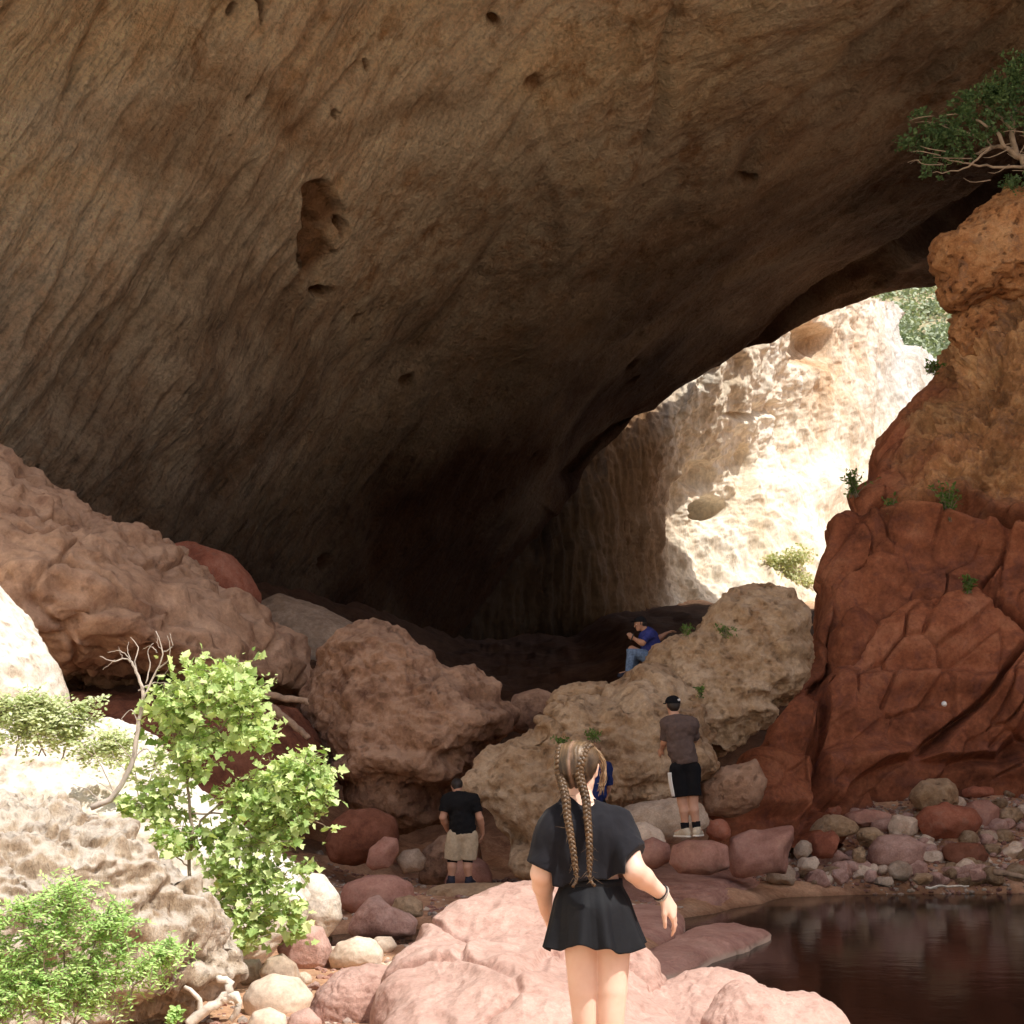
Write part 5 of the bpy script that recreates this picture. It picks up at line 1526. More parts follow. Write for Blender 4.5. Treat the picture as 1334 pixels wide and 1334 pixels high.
M['black_cotton'] = cloth('black_cotton', (0.014, 0.014, 0.018), spec=0.12, sheen=0.06)
M['black_skirt'] = cloth('black_skirt_fabric', (0.006, 0.0065, 0.009), rough=0.72, spec=0.22)
M['brown_tee'] = cloth('brown_grey_tee', (0.10, 0.070, 0.062))
M['black_tee'] = cloth('black_tee', (0.010, 0.010, 0.011))
M['black_shorts'] = cloth('black_shorts_fabric', (0.008, 0.008, 0.010))
M['khaki'] = cloth('khaki_fabric', (0.46, 0.38, 0.27))
M['blue_tee'] = cloth('blue_tee', (0.032, 0.040, 0.17))
M['denim'] = cloth('denim', (0.13, 0.19, 0.30), var=0.35)
M['navy'] = cloth('navy_pack_fabric', (0.016, 0.028, 0.11))
M['sock'] = cloth('black_sock', (0.010, 0.010, 0.012))
M['shoe'] = cloth('beige_shoe', (0.50, 0.43, 0.33))
M['sole'] = plain_mat('white_sole', (0.72, 0.69, 0.62), 0.7, 0.2, 0.1)
M['dark_shoe'] = cloth('dark_shoe', (0.03, 0.03, 0.045))
M['white_print'] = plain_mat('white_print', (0.80, 0.79, 0.77), 0.7, 0.2, 0.05)
M['cap_black'] = cloth('black_cap_fabric', (0.008, 0.008, 0.010))
M['hair_dark'] = plain_mat('dark_hair', (0.018, 0.012, 0.009), 0.5, 0.4, 0.4, 60, 0.6, 0.004, (1, 1, 0.15))
M['metal'] = plain_mat('bracelet_metal', (0.45, 0.40, 0.35), 0.3, 0.6, 0.1)
M['dark_thing'] = plain_mat('black_plastic', (0.02, 0.02, 0.022), 0.4, 0.4, 0.1)


def hair_mat():
    t = NT('golden_brown_hair')
    a = t.n('ShaderNodeAttribute', attribute_name='Col')
    v = t.coord('Object')
    n = t.noise(v, 45, 5, 0.65, 0.4)
    k = t.ramp(n, [(0.3, 0.55), (0.55, 1.0), (0.75, 1.5)])
    c = t.mix(1.0, a.outputs['Color'], k, 'MULTIPLY')
    nb = t.bump(t.noise(v, 160, 3, 0.6), 0.5, 0.003)
    t.bsdf(c, 0.42, nb, 0.45)
    return t.m


M['hair_gold'] = hair_mat()

# ---------------------------------------------------------------- the girl in the foreground
GD = 5.5
gp = P(769, 1517, GD)
girl = empty('person', gp)
tag(girl, 'girl seen from behind with two long braids, black crop top and flared black skirt', 'person')


def g_at(px_, py_, y=0.0):
    return P(px_, py_, GD + y) - gp


neck = g_at(754, 1046, 0.02); hc = g_at(753, 1003, 0.035)
fwd = unit((0.34, 0.93, 0.05))                     # looks ahead and a little to the right
shL, shR = g_at(722, 1075, 0.0), g_at(808, 1074, 0.01)
elL, wrL = g_at(706, 1138, 0.0), g_at(711, 1186, 0.22)
elR, wrR = g_at(826, 1134, -0.07), g_at(864, 1166, 0.03)
wst = g_at(768, 1158, 0.03); pel = g_at(770, 1205, 0.02); che = g_at(762, 1095, 0.02)
hipL, hipR = g_at(757, 1222, 0.01), g_at(799, 1222, 0.01)
knL, knR = g_at(765, 1356, 0.015), g_at(795, 1356, -0.01)
anL, anR = g_at(757, 1497, -0.02), g_at(806, 1497, -0.03)

f = Field((-0.42, -0.30, -0.02), (0.50, 0.42, 1.72), 0.0058)
# trunk
f.cap(che + [-0.075, 0, 0.02], che + [0.075, 0, 0.02], 0.085, 0.085, 0.03, 0.95)
f.cap(che, wst + [0, 0, 0.02], 0.108, 0.092, 0.05, 0.80, fx=1.12)
f.cap(wst, pel + [0, 0, 0.05], 0.092, 0.105, 0.04, 0.86, fx=1.1)
f.cap(hipL + [0.008, -0.005, 0.07], hipR + [-0.012, -0.005, 0.07], 0.076, 0.076, 0.04)
f.cap(shL + [0.02, 0, -0.005], shR + [-0.02, 0, -0.005], 0.050, 0.050, 0.03)
f.cap(neck + [0, 0, -0.05], hc + [0, -0.005, -0.055], 0.054, 0.049, 0.03)
f.cap(shL + [0.03, 0, 0.0], neck + [-0.02, 0, -0.01], 0.042, 0.042, 0.03); f.cap(shR + [-0.03, 0, 0.0], neck + [0.02, 0, -0.01], 0.042, 0.042, 0.03)
for hp, kn, an, sg in ((hipL, knL, anL, -1), (hipR, knR, anR, 1)):
    f.cap(hp + [0, 0, 0.05], hp + (kn - hp) * 0.5, 0.072, 0.058, 0.006, 1.12); f.cap(hp + (kn - hp) * 0.5, kn, 0.058, 0.0455, 0.005, 1.1)
    cal = kn + (an - kn) * 0.32 + [0, -0.016, 0]
    f.cap(kn, cal, 0.044, 0.050, 0.006); f.cap(cal, an, 0.050, 0.034, 0.008)
    f.cap(an + [0, 0, -0.03], an + [sg * 0.02, 0.15, -0.055], 0.036, 0.024, 0.02); f.cap(an + [0, -0.035, -0.05], an, 0.028, 0.03, 0.02)
    for k in range(5):
        t_ = an + [sg * 0.02 + (k - 2) * 0.015, 0.165 - 0.006 * abs(k - 1.5), -0.065]
        f.cap(t_, t_ + [0, 0.03, -0.003], 0.010, 0.009, 0.004)
for sh_, el_, wr_ in ((shL, elL, wrL), (shR, elR, wrR)):
    f.cap(sh_, el_, 0.050, 0.041, 0.03); m = el_ + (wr_ - el_) * 0.3
    f.cap(el_, m, 0.040, 0.040, 0.02); f.cap(m, wr_, 0.039, 0.025, 0.02)
add_hand(f, wrL, g_at(716, 1203, 0.30) - wrL, (1, 0, 0.1), 1, 0.98, 0.3)
add_hand(f, wrR, g_at(878, 1190, 0.06) - wrR, (-0.75, 0.45, -0.25), -1, 1.0, 0.36)
hg, eyes = add_head(f, hc, fwd, (0, -0.02, 1), 0.97)
obj('body', f.mesh('body'), M['skin_fair'], girl)
eye_parts(girl, eyes, M['eye'])

# crop top: boxy, wide short sleeves, hem lifted at the right
f = Field((-0.36, -0.28, 0.95), (0.36, 0.30, 1.50), 0.0058)
f.cap(che + [-0.085, 0, 0.015], che + [0.085, 0, 0.015], 0.104, 0.104, 0.03, 0.98)
f.cap(che + [0, 0, 0.0], wst + [-0.005, -0.005, 0.0], 0.118, 0.116, 0.05, 0.95, fx=1.22)
f.cap(shL + [0.03, 0, -0.01], shR + [-0.03, 0, -0.01], 0.066, 0.066, 0.03)
f.cap(shL + [0.04, 0, 0.0], neck + [-0.03, 0, -0.02], 0.055, 0.050, 0.03); f.cap(shR + [-0.04, 0, 0.0], neck + [0.03, 0, -0.02], 0.055, 0.050, 0.03)
eL = shL + (elL - shL) * 0.90; eR = shR + (elR - shR) * 0.80
f.cap(shL + [0.01, 0, 0], eL + [-0.008, 0, -0.05], 0.064, 0.076, 0.03); f.cap(shR + [-0.01, 0, 0], eR + (elR - shR) * 0.2 + [0.012, 0, 0], 0.064, 0.080, 0.03)
f.warpnoise(0.010, 7.0, 3, (1, 1, 0.45)); f.warpnoise(0.0045, 22.0, 5, (1.2, 1, 0.35))
nL = unit(elL - shL + np.array([-0.03, 0, 0])); nR = unit(elR - shR + np.array([0.13, 0, 0.02]))


def sleeve_cut(X, Y, Z, p, n, side):
    d = (X - p[0]) * n[0] + (Y - p[1]) * n[1] + (Z - p[2]) * n[2]
    return np.where(side * X > 0.135, d, -1)


cx0 = che[0]
f.cutfn(lambda X, Y, Z: sleeve_cut(X, Y, Z, eL, nL, -1))
f.cutfn(lambda X, Y, Z: sleeve_cut(X, Y, Z, eR, nR, 1) * (X > 0.11) + (X <= 0.11) * -1)
hemz = g_at(760, 1150, -0.1)[2]
f.cutfn(lambda X, Y, Z: np.where((X > -0.205) & (X < 0.15), (hemz + 0.010 * np.sin(X * 26 + 1) - 0.010 * (X < -0.09) + 0.042 * sstep(0.055, 0.125, X) - Z), -1) + 0 * Y)
f.cap(eL - nL * 0.005, eL + nL * 0.1, 0.056, 0.066, 0, sub=True); f.cap(eR + nR * 0.045, eR + nR * 0.1, 0.050, 0.060, 0, sub=True)
f.cap(wst + [0, 0, -0.08], [wst[0], wst[1], hemz + 0.02], 0.108, 0.106, 0, 0.95, sub=True, fx=1.2)
obj('crop_top', f.mesh('crop_top'), M['black_cotton'], girl)

# pleated skirt
nphi, nrow = 240, 46
ph = np.linspace(0, 2 * math.pi, nphi, endpoint=False)
rg = np.random.default_rng(4)
fold = 0.55 * np.sin(9 * ph + 0.6) + 0.35 * np.sin(14 * ph + 2.0) + 0.25 * np.sin(5 * ph + 4)
zt, zb = g_at(770, 1147, 0.0)[2], g_at(770, 1238, -0.13)[2]
rowsV = []
for i, tt_ in enumerate(np.linspace(0, 1, nrow)):
    cx_ = wst[0] + 0.005 + (g_at(773, 1200)[0] - wst[0]) * tt_
    cy_ = 0.03 - 0.012 * tt_
    a = 0.116 + 0.016 * sstep(0, 0.35, tt_) + 0.050 * tt_ ** 1.25
    b = 0.092 + 0.030 * sstep(0, 0.4, tt_) + 0.022 * tt_ ** 1.2
    back = 0.012 * np.clip(-np.sin(ph), 0, 1) * sstep(0.1, 0.5, tt_)
    r = 1 + (0.15 * tt_ ** 1.1) * (np.clip(fold, -0.45, 1.2) + 0.15)
    z = zt + (zb - zt) * tt_ + (0.012 * np.sin(3 * ph + 1) + 0.010 * fold) * tt_ ** 2
    rowsV.append(np.stack([cx_ + a * np.cos(ph) * r, cy_ + (b * r + back) * np.sin(ph), z], -1))
Vo = np.array(rowsV)
ctr_ = Vo.mean(1, keepdims=True)
Vi = ctr_ + (Vo - ctr_) * 0.975; Vi[..., 2] = Vo[..., 2]
allV = np.concatenate([Vo, Vi[::-1]]).reshape(-1, 3)
nr_ = 2 * nrow
i = np.arange(nr_ * nphi).reshape(nr_, nphi); j = np.roll(i, -1, 1)
F = np.stack([i[:-1], i[1:], j[1:], j[:-1]], -1).reshape(-1, 4)
sk = obj('skirt', make_mesh('skirt', allV, F), M['black_skirt'], girl)
# waistband
rowsV = []
for tt_, o_ in ((0, 0.0), (0.0, 0.004), (0.5, 0.005), (1, 0.004), (1, 0.0)):
    rowsV.append(np.stack([wst[0] + 0.005 + (0.117 + o_) * np.cos(ph), 0.03 + (0.093 + o_) * np.sin(ph), np.full(nphi, zt + 0.006 - 0.035 * tt_)], -1))
i = np.arange(5 * nphi).reshape(5, nphi); j = np.roll(i, -1, 1)
obj('waistband', make_mesh('waistband', np.array(rowsV).reshape(-1, 3), np.stack([i[:-1], i[1:], j[1:], j[:-1]], -1).reshape(-1, 4)), M['black_skirt'], sk)

# hair: cap of combed back strands and two three-strand braids
f = Field(hc - 0.17, hc + np.array([0.17, 0.17, 0.19]), 0.0042)
f.cap(hg(-0.024, 0, 0.030), hg(0.012, 0, 0.035), 0.085, 0.080, 0.02)
f.cap(hg(-0.040, 0.0, 0.0), hg(-0.030, 0, -0.050), 0.062, 0.036, 0.03)
sdv = np.cross(fwd, [0, 0, 1.0])
face = hg(0.045, 0, 0.02)
f.cutfn(lambda X, Y, Z: np.minimum(0.03, ((X - face[0]) * fwd[0] + (Y - face[1]) * fwd[1] - 0.55 * (Z - face[2] - 0.035))))
for sg in (-1, 1):
    f.ell(hg(0.012, sg * 0.086, -0.012), (0.026, 0.030, 0.038), 0, sub=True)
me = f.mesh('hair')
n_ = len(me.vertices); co_ = np.empty(n_ * 3, np.float32); me.vertices.foreach_get('co', co_); co_ = co_.reshape(-1, 3).astype(float)
q = co_ - hc
lat = q @ sdv; ver = q[:, 2] + 0.4 * (q @ fwd)
st = np.sin(lat * 420 + 6 * perlin(q * 14, 3)) * 0.5 + 0.5 * np.sin(lat * 190 + 3 + 4 * perlin(q * 9, 4))
part = np.exp(-(np.abs(lat) / 0.006) ** 2)
nrm_ = q / np.linalg.norm(q, axis=1)[:, None]
co_ = co_ + nrm_ * (0.0018 * st - 0.004 * part)[:, None]
me.vertices.foreach_set('co', co_.astype(np.float32).ravel())
topk = sstep(-0.01, 0.09, q[:, 2])
dark = np.array([0.028, 0.015, 0.008]); gold = np.array([0.24, 0.155, 0.082])
kk = np.clip(0.02 + 0.62 * topk ** 1.5 + 0.18 * st, 0, 1)[:, None]  # sunlight painted in: hair paler towards the top of the head
cc = dark * (1 - kk) + gold * kk
cc = cc * (1 - part[:, None] * 0.6) + part[:, None] * 0.6 * np.array([0.45, 0.28, 0.2])
set_col(me, 'Col', cc)
hair = obj('hair', me, M['hair_gold'], girl)


def braid(path, A, rad, period, seed):
    pts = spline(path, 260)
    seg = np.linalg.norm(np.diff(pts, axis=0), axis=1); s_ = np.concatenate([[0], np.cumsum(seg)])
    L = s_[-1]
    T = np.gradient(pts, axis=0); T /= np.linalg.norm(T, axis=1)[:, None]
    side = np.tile(np.array([1.0, 0, 0]), (len(pts), 1)); side -= T * np.einsum('ij,ij->i', side, T)[:, None]; side /= np.linalg.norm(side, axis=1)[:, None]
    out = np.cross(T, side); out *= np.sign(-out[:, 1:2] + 1e-6)
    tap = np.interp(s_ / L, [0, 0.12, 0.3, 0.85, 0.93, 1.0], [0.62, 0.9, 1.0, 0.62, 0.42, 0.5])
    tap2 = np.interp(s_ / L, [0, 0.9, 0.94, 1.0], [1, 1, 0.45, 0.25])
    lines = []
    for k in range(3):
        w_ = 2 * math.pi * s_ / period + 2 * math.pi * k / 3
        q = pts + side * (A * tap * tap2 * np.sin(w_))[:, None] + out * (0.55 * A * tap * np.sin(2 * w_))[:, None]
        lines.append((q, rad * tap * (0.9 + 0.18 * np.cos(2 * w_))))
    for k in range(80):      # loose hairs at the end and along the plait
        i0 = RNG.integers(20, 245)
        q0 = pts[i0] + side[i0] * RNG.uniform(-1, 1) * A * 1.2 + out[i0] * 0.006
        q1 = q0 + np.array([RNG.normal() * 0.018, -0.006, RNG.uniform(-0.03, 0.012)])
        lines.append((np.array([q0, (q0 + q1) / 2 + [0, -0.004, 0], q1]), np.array([0.0008, 0.0007, 0.0003])))
    V, F = tube_mesh(lines, 8)
    me = mesh_mixed('braid', V, F)
    n_ = len(V)
    # nearest path position gives the colour: darker near the head, golden towards the tips
    zz = (V[:, 2] - pts[-1, 2]) / (pts[0, 2] - pts[-1, 2])
    k_ = np.clip(0.55 + 0.25 * np.sin(V[:, 2] * 300) - 0.22 * np.exp(-((zz - 0.62) / 0.12) ** 2), 0, 1)[:, None]
    set_col(me, 'Col', np.array([0.035, 0.019, 0.010]) * (1 - k_) + np.array([0.17, 0.098, 0.045]) * k_)
    obj('braid', me, M['hair_gold'], hair)


hb = lambda px_, py_, y: g_at(px_, py_, y)
sL = [hg(0.035, -0.050, 0.090), hg(-0.020, -0.056, 0.093), hg(-0.062, -0.055, 0.074), hg(-0.088, -0.050, 0.032), hg(-0.089, -0.047, -0.015)]
sR = [hg(0.035, 0.048, 0.091), hg(-0.020, 0.052, 0.095), hg(-0.064, 0.048, 0.076), hg(-0.092, 0.040, 0.032), hg(-0.093, 0.034, -0.015)]
braid(sL + [hb(737, 1040, -0.085), hb(739, 1062, -0.108), hb(743, 1085, -0.130), hb(747, 1110, -0.140), hb(750, 1132, -0.142), hb(751, 1146, -0.145), hb(746, 1155, -0.150)], 0.0130, 0.0101, 0.050, 1)
braid(sR + [hb(763, 1040, -0.085), hb(765, 1062, -0.108), hb(767, 1085, -0.130), hb(768, 1110, -0.140), hb(768, 1132, -0.142), hb(769, 1146, -0.145), hb(775, 1154, -0.150)], 0.0130, 0.0101, 0.050, 2)
# front strands hanging beside the right cheek
lines = []
for k in range(30):
    a0 = hg(0.060 + RNG.uniform(-0.03, 0.02), 0.058 + RNG.uniform(-0.02, 0.012), 0.085 + RNG.uniform(-0.02, 0.01))
    a1 = hg(0.075 + RNG.uniform(-0.03, 0.02), 0.080 + RNG.uniform(-0.008, 0.010), 0.03 + RNG.uniform(-0.02, 0.02))
    a2 = hg(0.078 + RNG.uniform(-0.03, 0.02), 0.082 + RNG.uniform(-0.012, 0.014), -0.03 + RNG.uniform(-0.02, 0.02))
    a3 = hg(0.066 + RNG.uniform(-0.03, 0.02), 0.078 + RNG.uniform(-0.014, 0.010), -0.085 + RNG.uniform(-0.02, 0.03))
    lines.append((spline([a0, a1, a2, a3], 14), np.linspace(0.0026, 0.0009, 14)))
V, F = tube_mesh(lines, 5)
me = mesh_mixed('front_strands', V, F); set_col(me, 'Col', np.tile(np.array([0.27, 0.17, 0.09]), (len(V), 1)))
obj('front_strands', me, M['hair_gold'], hair)
# bracelets on the right wrist
bd = unit(wrR - elR); ax1 = unit(np.cross(bd, [0, 1, 0.2])); ax2 = np.cross(bd, ax1)
for nm, off, r_, m_ in (('bracelet', -0.010, 0.0035, 'metal'), ('bracelet', -0.020, 0.0028, 'dark_thing')):
    th = np.linspace(0, 2 * math.pi, 28)
    q = wrR + bd * off + (np.cos(th)[:, None] * ax1 + np.sin(th)[:, None] * ax2) * 0.0315
    V, F = tube_mesh([(q, np.full(28, r_))], 6)
    obj(nm, mesh_mixed(nm, V, F), M[m_], girl)


# ---------------------------------------------------------------- the smaller figures
def figure(root, J, skin, hands=None, head_fwd=(0, 1, 0), build=1.0, h=0.0105, feet=True, top=None, bottom=None, lo=None, hi=None, head_up=(0, 0, 1)):
    """J: joint positions. Returns the head frame function. One body mesh plus clothing children."""
    pts = np.array([v_ for k_, v_ in J.items() if k_[:2] != 'pn' and k_ != 'hem'])
    lo = pts.min(0) - 0.26; hi = pts.max(0) + 0.30
    f = Field(lo, hi, h)
    b = build
    def trunk(f, g=0.0):
        f.cap(J['shL'] * 0.75 + J['shR'] * 0.25 + (J['chest'] - J['neck']) * 0.35, J['shR'] * 0.75 + J['shL'] * 0.25 + (J['chest'] - J['neck']) * 0.35, 0.098 * b + g, 0.098 * b + g, 0.04)
        f.cap(J['chest'], J['waist'], 0.125 * b + g, 0.120 * b + g, 0.05, 0.92, fx=1.12)
        f.cap(J['waist'], J['pelvis'], 0.112 * b + g * 1.25, 0.112 * b + g * 1.6, 0.05, 0.95, fx=1.12)
        f.cap(J['shL'], J['shR'], 0.060 * b + g, 0.060 * b + g, 0.04)
        for s in ('shL', 'shR'):
            f.cap(J[s], J['neck'], 0.056 * b + g, 0.050 + g, 0.03)
    trunk(f)
    f.cap(J['neck'], J['head'] + (J['neck'] - J['head']) * 0.4, 0.062, 0.058, 0.03)
    for s in 'LR':
        hp, kn, an, sh_, el_, wr_ = (J[k + s] for k in ('hip', 'kn', 'an', 'sh', 'el', 'wr'))
        f.cap(hp, kn, 0.092 * b, 0.060 * b, 0.03)
        c_ = kn + (an - kn) * 0.3; bk = unit(np.cross(np.cross(an - kn, J['toe' + s] - an), an - kn)); c_ = c_ - bk * 0.018
        f.cap(kn, c_, 0.056 * b, 0.060 * b, 0.02); f.cap(c_, an, 0.056 * b, 0.040, 0.02)
        f.cap(an, J['toe' + s], 0.042, 0.032, 0.02)
        f.cap(sh_, el_, 0.056 * b, 0.044 * b, 0.02); m = el_ + (wr_ - el_) * 0.3
        f.cap(el_, m, 0.044 * b, 0.045 * b, 0.02); f.cap(m, wr_, 0.044 * b, 0.030, 0.02)
        hd = J.get('hd' + s)
        add_hand(f, wr_, hd - wr_, J['pn' + s], -1 if s == 'R' else 1, 1.05, 0.4, 0.0105)
    g, eyes = add_head(f, J['head'], head_fwd, head_up, 1.02)
    obj('body', f.mesh('body'), M[skin], root)
    eye_parts(root, eyes, M['eye'], 0.012)
    if top:
        nm, mat, slen = top
        f = Field(lo, hi, h * 0.9)
        trunk(f, 0.022)
        for s in 'LR':
            sh_, el_ = J['sh' + s], J['el' + s]
            e_ = sh_ + (el_ - sh_) * slen
            f.cap(sh_, e_, 0.072 * b, 0.068 * b, 0.03)
        up = unit(J['chest'] - J['pelvis'])
        f.warpnoise(0.016, 6, 5, (1, 1, 0.6)); f.warpnoise(0.010, 15, 6, (0.7, 1, 1.0))
        f.cut(J['pelvis'] - up * J.get('hem', np.array([0.03]))[0], -up)
        f.cut(J['neck'] + unit(J['head'] - J['neck']) * 0.020, unit(J['head'] - J['neck']))
        for s in 'LR':
            sh_, el_ = J['sh' + s], J['el' + s]; e_ = sh_ + (el_ - sh_) * slen; n_ = unit(el_ - sh_)
            lo_, hi_ = e_ - 0.11, e_ + 0.16
            f.cutfn(lambda X, Y, Z: np.where((np.abs(X - e_[0] - n_[0] * 0.05) < 0.13) & (np.abs(Y - e_[1] - n_[1] * 0.05) < 0.13) & (np.abs(Z - e_[2] - n_[2] * 0.05) < 0.13) & ((X - J['waist'][0]) ** 2 + (Y - J['waist'][1]) ** 2 > (0.17 * b) ** 2),
                                                 (X - e_[0]) * n_[0] + (Y - e_[1]) * n_[1] + (Z - e_[2]) * n_[2], -1))
        obj(nm, f.mesh(nm), M[mat], root)
    if bottom:
        nm, mat, kfrac, w_ = bottom
        f = Field(lo, hi, h * 0.9)
        f.cap(J['waist'] + (J['pelvis'] - J['waist']) * 0.5, J['pelvis'], 0.122 * b, 0.132 * b, 0.03, 0.97, fx=1.12)
        for s in 'LR':
            hp, kn, an = J['hip' + s], J['kn' + s], J['an' + s]
            if kfrac <= 1:
                e_ = hp + (kn - hp) * kfrac
                f.cap(hp, e_ + (kn - hp) * 0.08, 0.115 * b, w_, 0.03)
            else:
                f.cap(hp, kn, 0.108 * b, 0.080 * b, 0.03); f.cap(kn, kn + (an - kn) * 0.92, 0.078 * b, w_, 0.02)
        f.warpnoise(0.014, 7, 8, (1, 1, 0.5)); f.warpnoise(0.005, 20, 9, (1, 1, 0.5))
        up = unit(J['waist'] - J['pelvis'])
        f.cut(J['waist'] + (J['pelvis'] - J['waist']) * 0.35, up)
        if kfrac <= 1:
            for s in 'LR':
                hp, kn = J['hip' + s], J['kn' + s]; e_ = hp + (kn - hp) * kfrac; n_ = unit(kn - hp)
                mid = (J['hipL'] + J['hipR'] + J['knL'] + J['knR']) / 4
                sx = unit(J['hipR'] - J['hipL']); sgn = 1 if s == 'R' else -1
                f.cutfn(lambda X, Y, Z: np.where(((X - mid[0]) * sx[0] + (Y - mid[1]) * sx[1]) * sgn > 0, (X - e_[0]) * n_[0] + (Y - e_[1]) * n_[1] + (Z - e_[2]) * n_[2], -1))
        obj(nm, f.mesh(nm), M[mat], root)
    return g


def shoe(root, an, toe, mat, sole_mat, sock=None, sock_h=0.0):
    d = toe - an; d[2] = 0; d = unit(d)
    gz = min(an[2], toe[2]) - 0.055
    f = Field(np.minimum(an, toe) - 0.16, np.maximum(an, toe) + 0.16, 0.0075)
    h0 = np.array([an[0], an[1], gz]) - d * 0.045; t0 = np.array([an[0], an[1], gz]) + d * 0.175
    f.cap(h0 + [0, 0, 0.05], an + [0, 0, 0.015], 0.044, 0.050, 0.02); f.cap(h0 + [0, 0, 0.045], t0 + [0, 0, 0.035], 0.043, 0.040, 0.02); f.cap(an, t0 + [0, 0, 0.04] - d * 0.05, 0.048, 0.042, 0.03)
    f.cut([0, 0, gz + 0.022], (0, 0, -1))
    o = obj('shoe', f.mesh('shoe'), M[mat], root)
    f = Field(np.minimum(h0, t0) - 0.08, np.maximum(h0, t0) + 0.08, 0.006)
    f.cap(h0 + [0, 0, 0.012], t0 + [0, 0, 0.012], 0.046, 0.045, 0.01)
    f.cut([0, 0, gz + 0.025], (0, 0, 1)); f.cut([0, 0, gz], (0, 0, -1))
    obj('sole', f.mesh('sole'), M[sole_mat], o)
    return o


def blob(name, mat, root, caps, h, cuts=(), noise_=None):
    pts = np.array([c[0] for c in caps] + [c[1] for c in caps]); m = max(max(c[2], c[3]) for c in caps) * 1.4 + 0.03
    f = Field(pts.min(0) - m, pts.max(0) + m, h)
    for c in caps: f.cap(*c)
    if noise_: f.warpnoise(*noise_)
    for p, n in cuts: f.cut(p, n)
    return obj(name, f.mesh(name), M[mat] if isinstance(mat, str) else mat, root)


# --- man in brown tee, black shorts and black cap
D1 = 18.5
fp = P(902, 1093, D1)
man = empty('person', fp)
tag(man, 'man in black cap, brown grey tee and black shorts with white side stripes', 'person')
at = lambda px_, py_, y=0.0: P(px_, py_, D1 + y) - fp
J = dict(anL=at(893, 1082, 0.02), anR=at(908, 1081, -0.03), knL=at(889, 1046, 0.03), knR=at(903, 1045, 0.0), hipL=at(884, 1003, 0.0), hipR=at(901, 1003, 0.0), pelvis=at(893, 996, 0.0), waist=at(888, 975, 0.0),
         chest=at(885, 952, -0.01), neck=at(879, 934, 0.02), head=at(876, 919, 0.06), shL=at(868, 943, 0.02), shR=at(902, 943, -0.02), elL=at(866, 966, 0.10), elR=at(905, 963, 0.16), wrL=at(863, 975, 0.32), wrR=at(884, 964, 0.36))
J['toeL'] = J['anL'] + [-0.10, 0.15, -0.03]; J['toeR'] = J['anR'] + [0.07, 0.17, -0.03]
J['hdL'] = J['wrL'] + [-0.03, 0.05, -0.05]; J['hdR'] = J['wrR'] + [-0.08, 0.03, 0.0]; J['pnL'] = (0.6, 0, 0.5); J['pnR'] = (0, -1, 0.2); J['hem'] = np.array([-0.01])
fw = unit((-0.35, 0.93, -0.02))
hg1 = figure(man, J, 'skin', head_fwd=fw, top=('tee', 'brown_tee', 0.92), bottom=('shorts', 'black_shorts', 0.80, 0.105), build=1.08)
blob('hair', 'hair_dark', man, [(hg1(-0.03, 0, 0.01), hg1(0.0, 0, 0.02), 0.086, 0.086, 0.01), (hg1(-0.045, 0, -0.03), hg1(-0.035, 0, -0.065), 0.064, 0.05, 0.02)], 0.008, [(hg1(0.03, 0, 0), fw), (hg1(0, 0, 0.05), (0, 0, 1))])
cap_ = blob('cap', 'cap_black', man, [(hg1(-0.028, 0, 0.036), hg1(0.016, 0, 0.04), 0.094, 0.088, 0.01)], 0.007, [(hg1(0, 0, 0.020), (0, 0, -1))])
blob('visor', 'cap_black', cap_, [(hg1(0.09, -0.045, 0.03), hg1(0.09, 0.045, 0.03), 0.045, 0.045, 0.02), (hg1(0.13, -0.03, 0.025), hg1(0.13, 0.03, 0.025), 0.035, 0.035, 0.02)], 0.006, [(hg1(0, 0, 0.034), (0, 0, 1)), (hg1(0, 0, 0.024), (0, 0, -1))])
# white mark on the back right of the cap
lines = []
for k, (w0, w1, z0, z1) in enumerate(((-0.030, 0.012, 0.066, 0.078), (-0.026, 0.012, 0.054, 0.060), (0.012, 0.022, 0.078, 0.056))):
    def onc(b_, z_):
        v_ = hg1(-0.010, 0, 0.04); d_ = unit(-fw * 0.9 + np.cross(fw, [0, 0, 1]) * (0.42 + b_ * 9)); r_ = math.sqrt(max(0.095 ** 2 - (z_ - 0.038) ** 2, 0.001))
        return v_ + d_ * (r_ + 0.018) + np.array([0, 0, z_ - 0.04])
    lines.append((np.array([onc(w0 + (w1 - w0) * u_, z0 + (z1 - z0) * u_) for u_ in np.linspace(0, 1, 6)]), np.full(6, 0.0065)))
V, F = tube_mesh(lines, 6)
obj('logo', mesh_mixed('logo', V, F), M['white_print'], cap_)
# three white stripes running down the left side of the shorts
for k in range(3):
    q = []
    for u_ in np.linspace(0.08, 0.80, 14):
        c_ = J['hipL'] + (J['knL'] - J['hipL']) * u_ + [0, 0, 0.0]
        an_ = math.radians(196 + (k - 1) * 15)
        rad_ = (0.122 + (0.105 - 0.115) * u_) + 0.010 + 0.008 * math.sin(u_ * 5)
        q.append(c_ + [math.cos(an_) * rad_, math.sin(an_) * rad_, 0])
    V, F = tube_mesh([(np.array(q), np.full(14, 0.0115))], 6)
    obj('stripe', mesh_mixed('stripe', V, F), M['white_print'], man)
for s in 'LR':
    d_ = J['kn' + s] - J['an' + s]
    blob('sock', 'sock', man, [(J['an' + s] + [0, 0, -0.02], J['an' + s] + d_ * 0.32, 0.050, 0.058, 0.01)], 0.008, [(J['an' + s] + d_ * 0.30, unit(d_))])
    shoe(man, J['an' + s], J['toe' + s].copy(), 'shoe', 'sole')

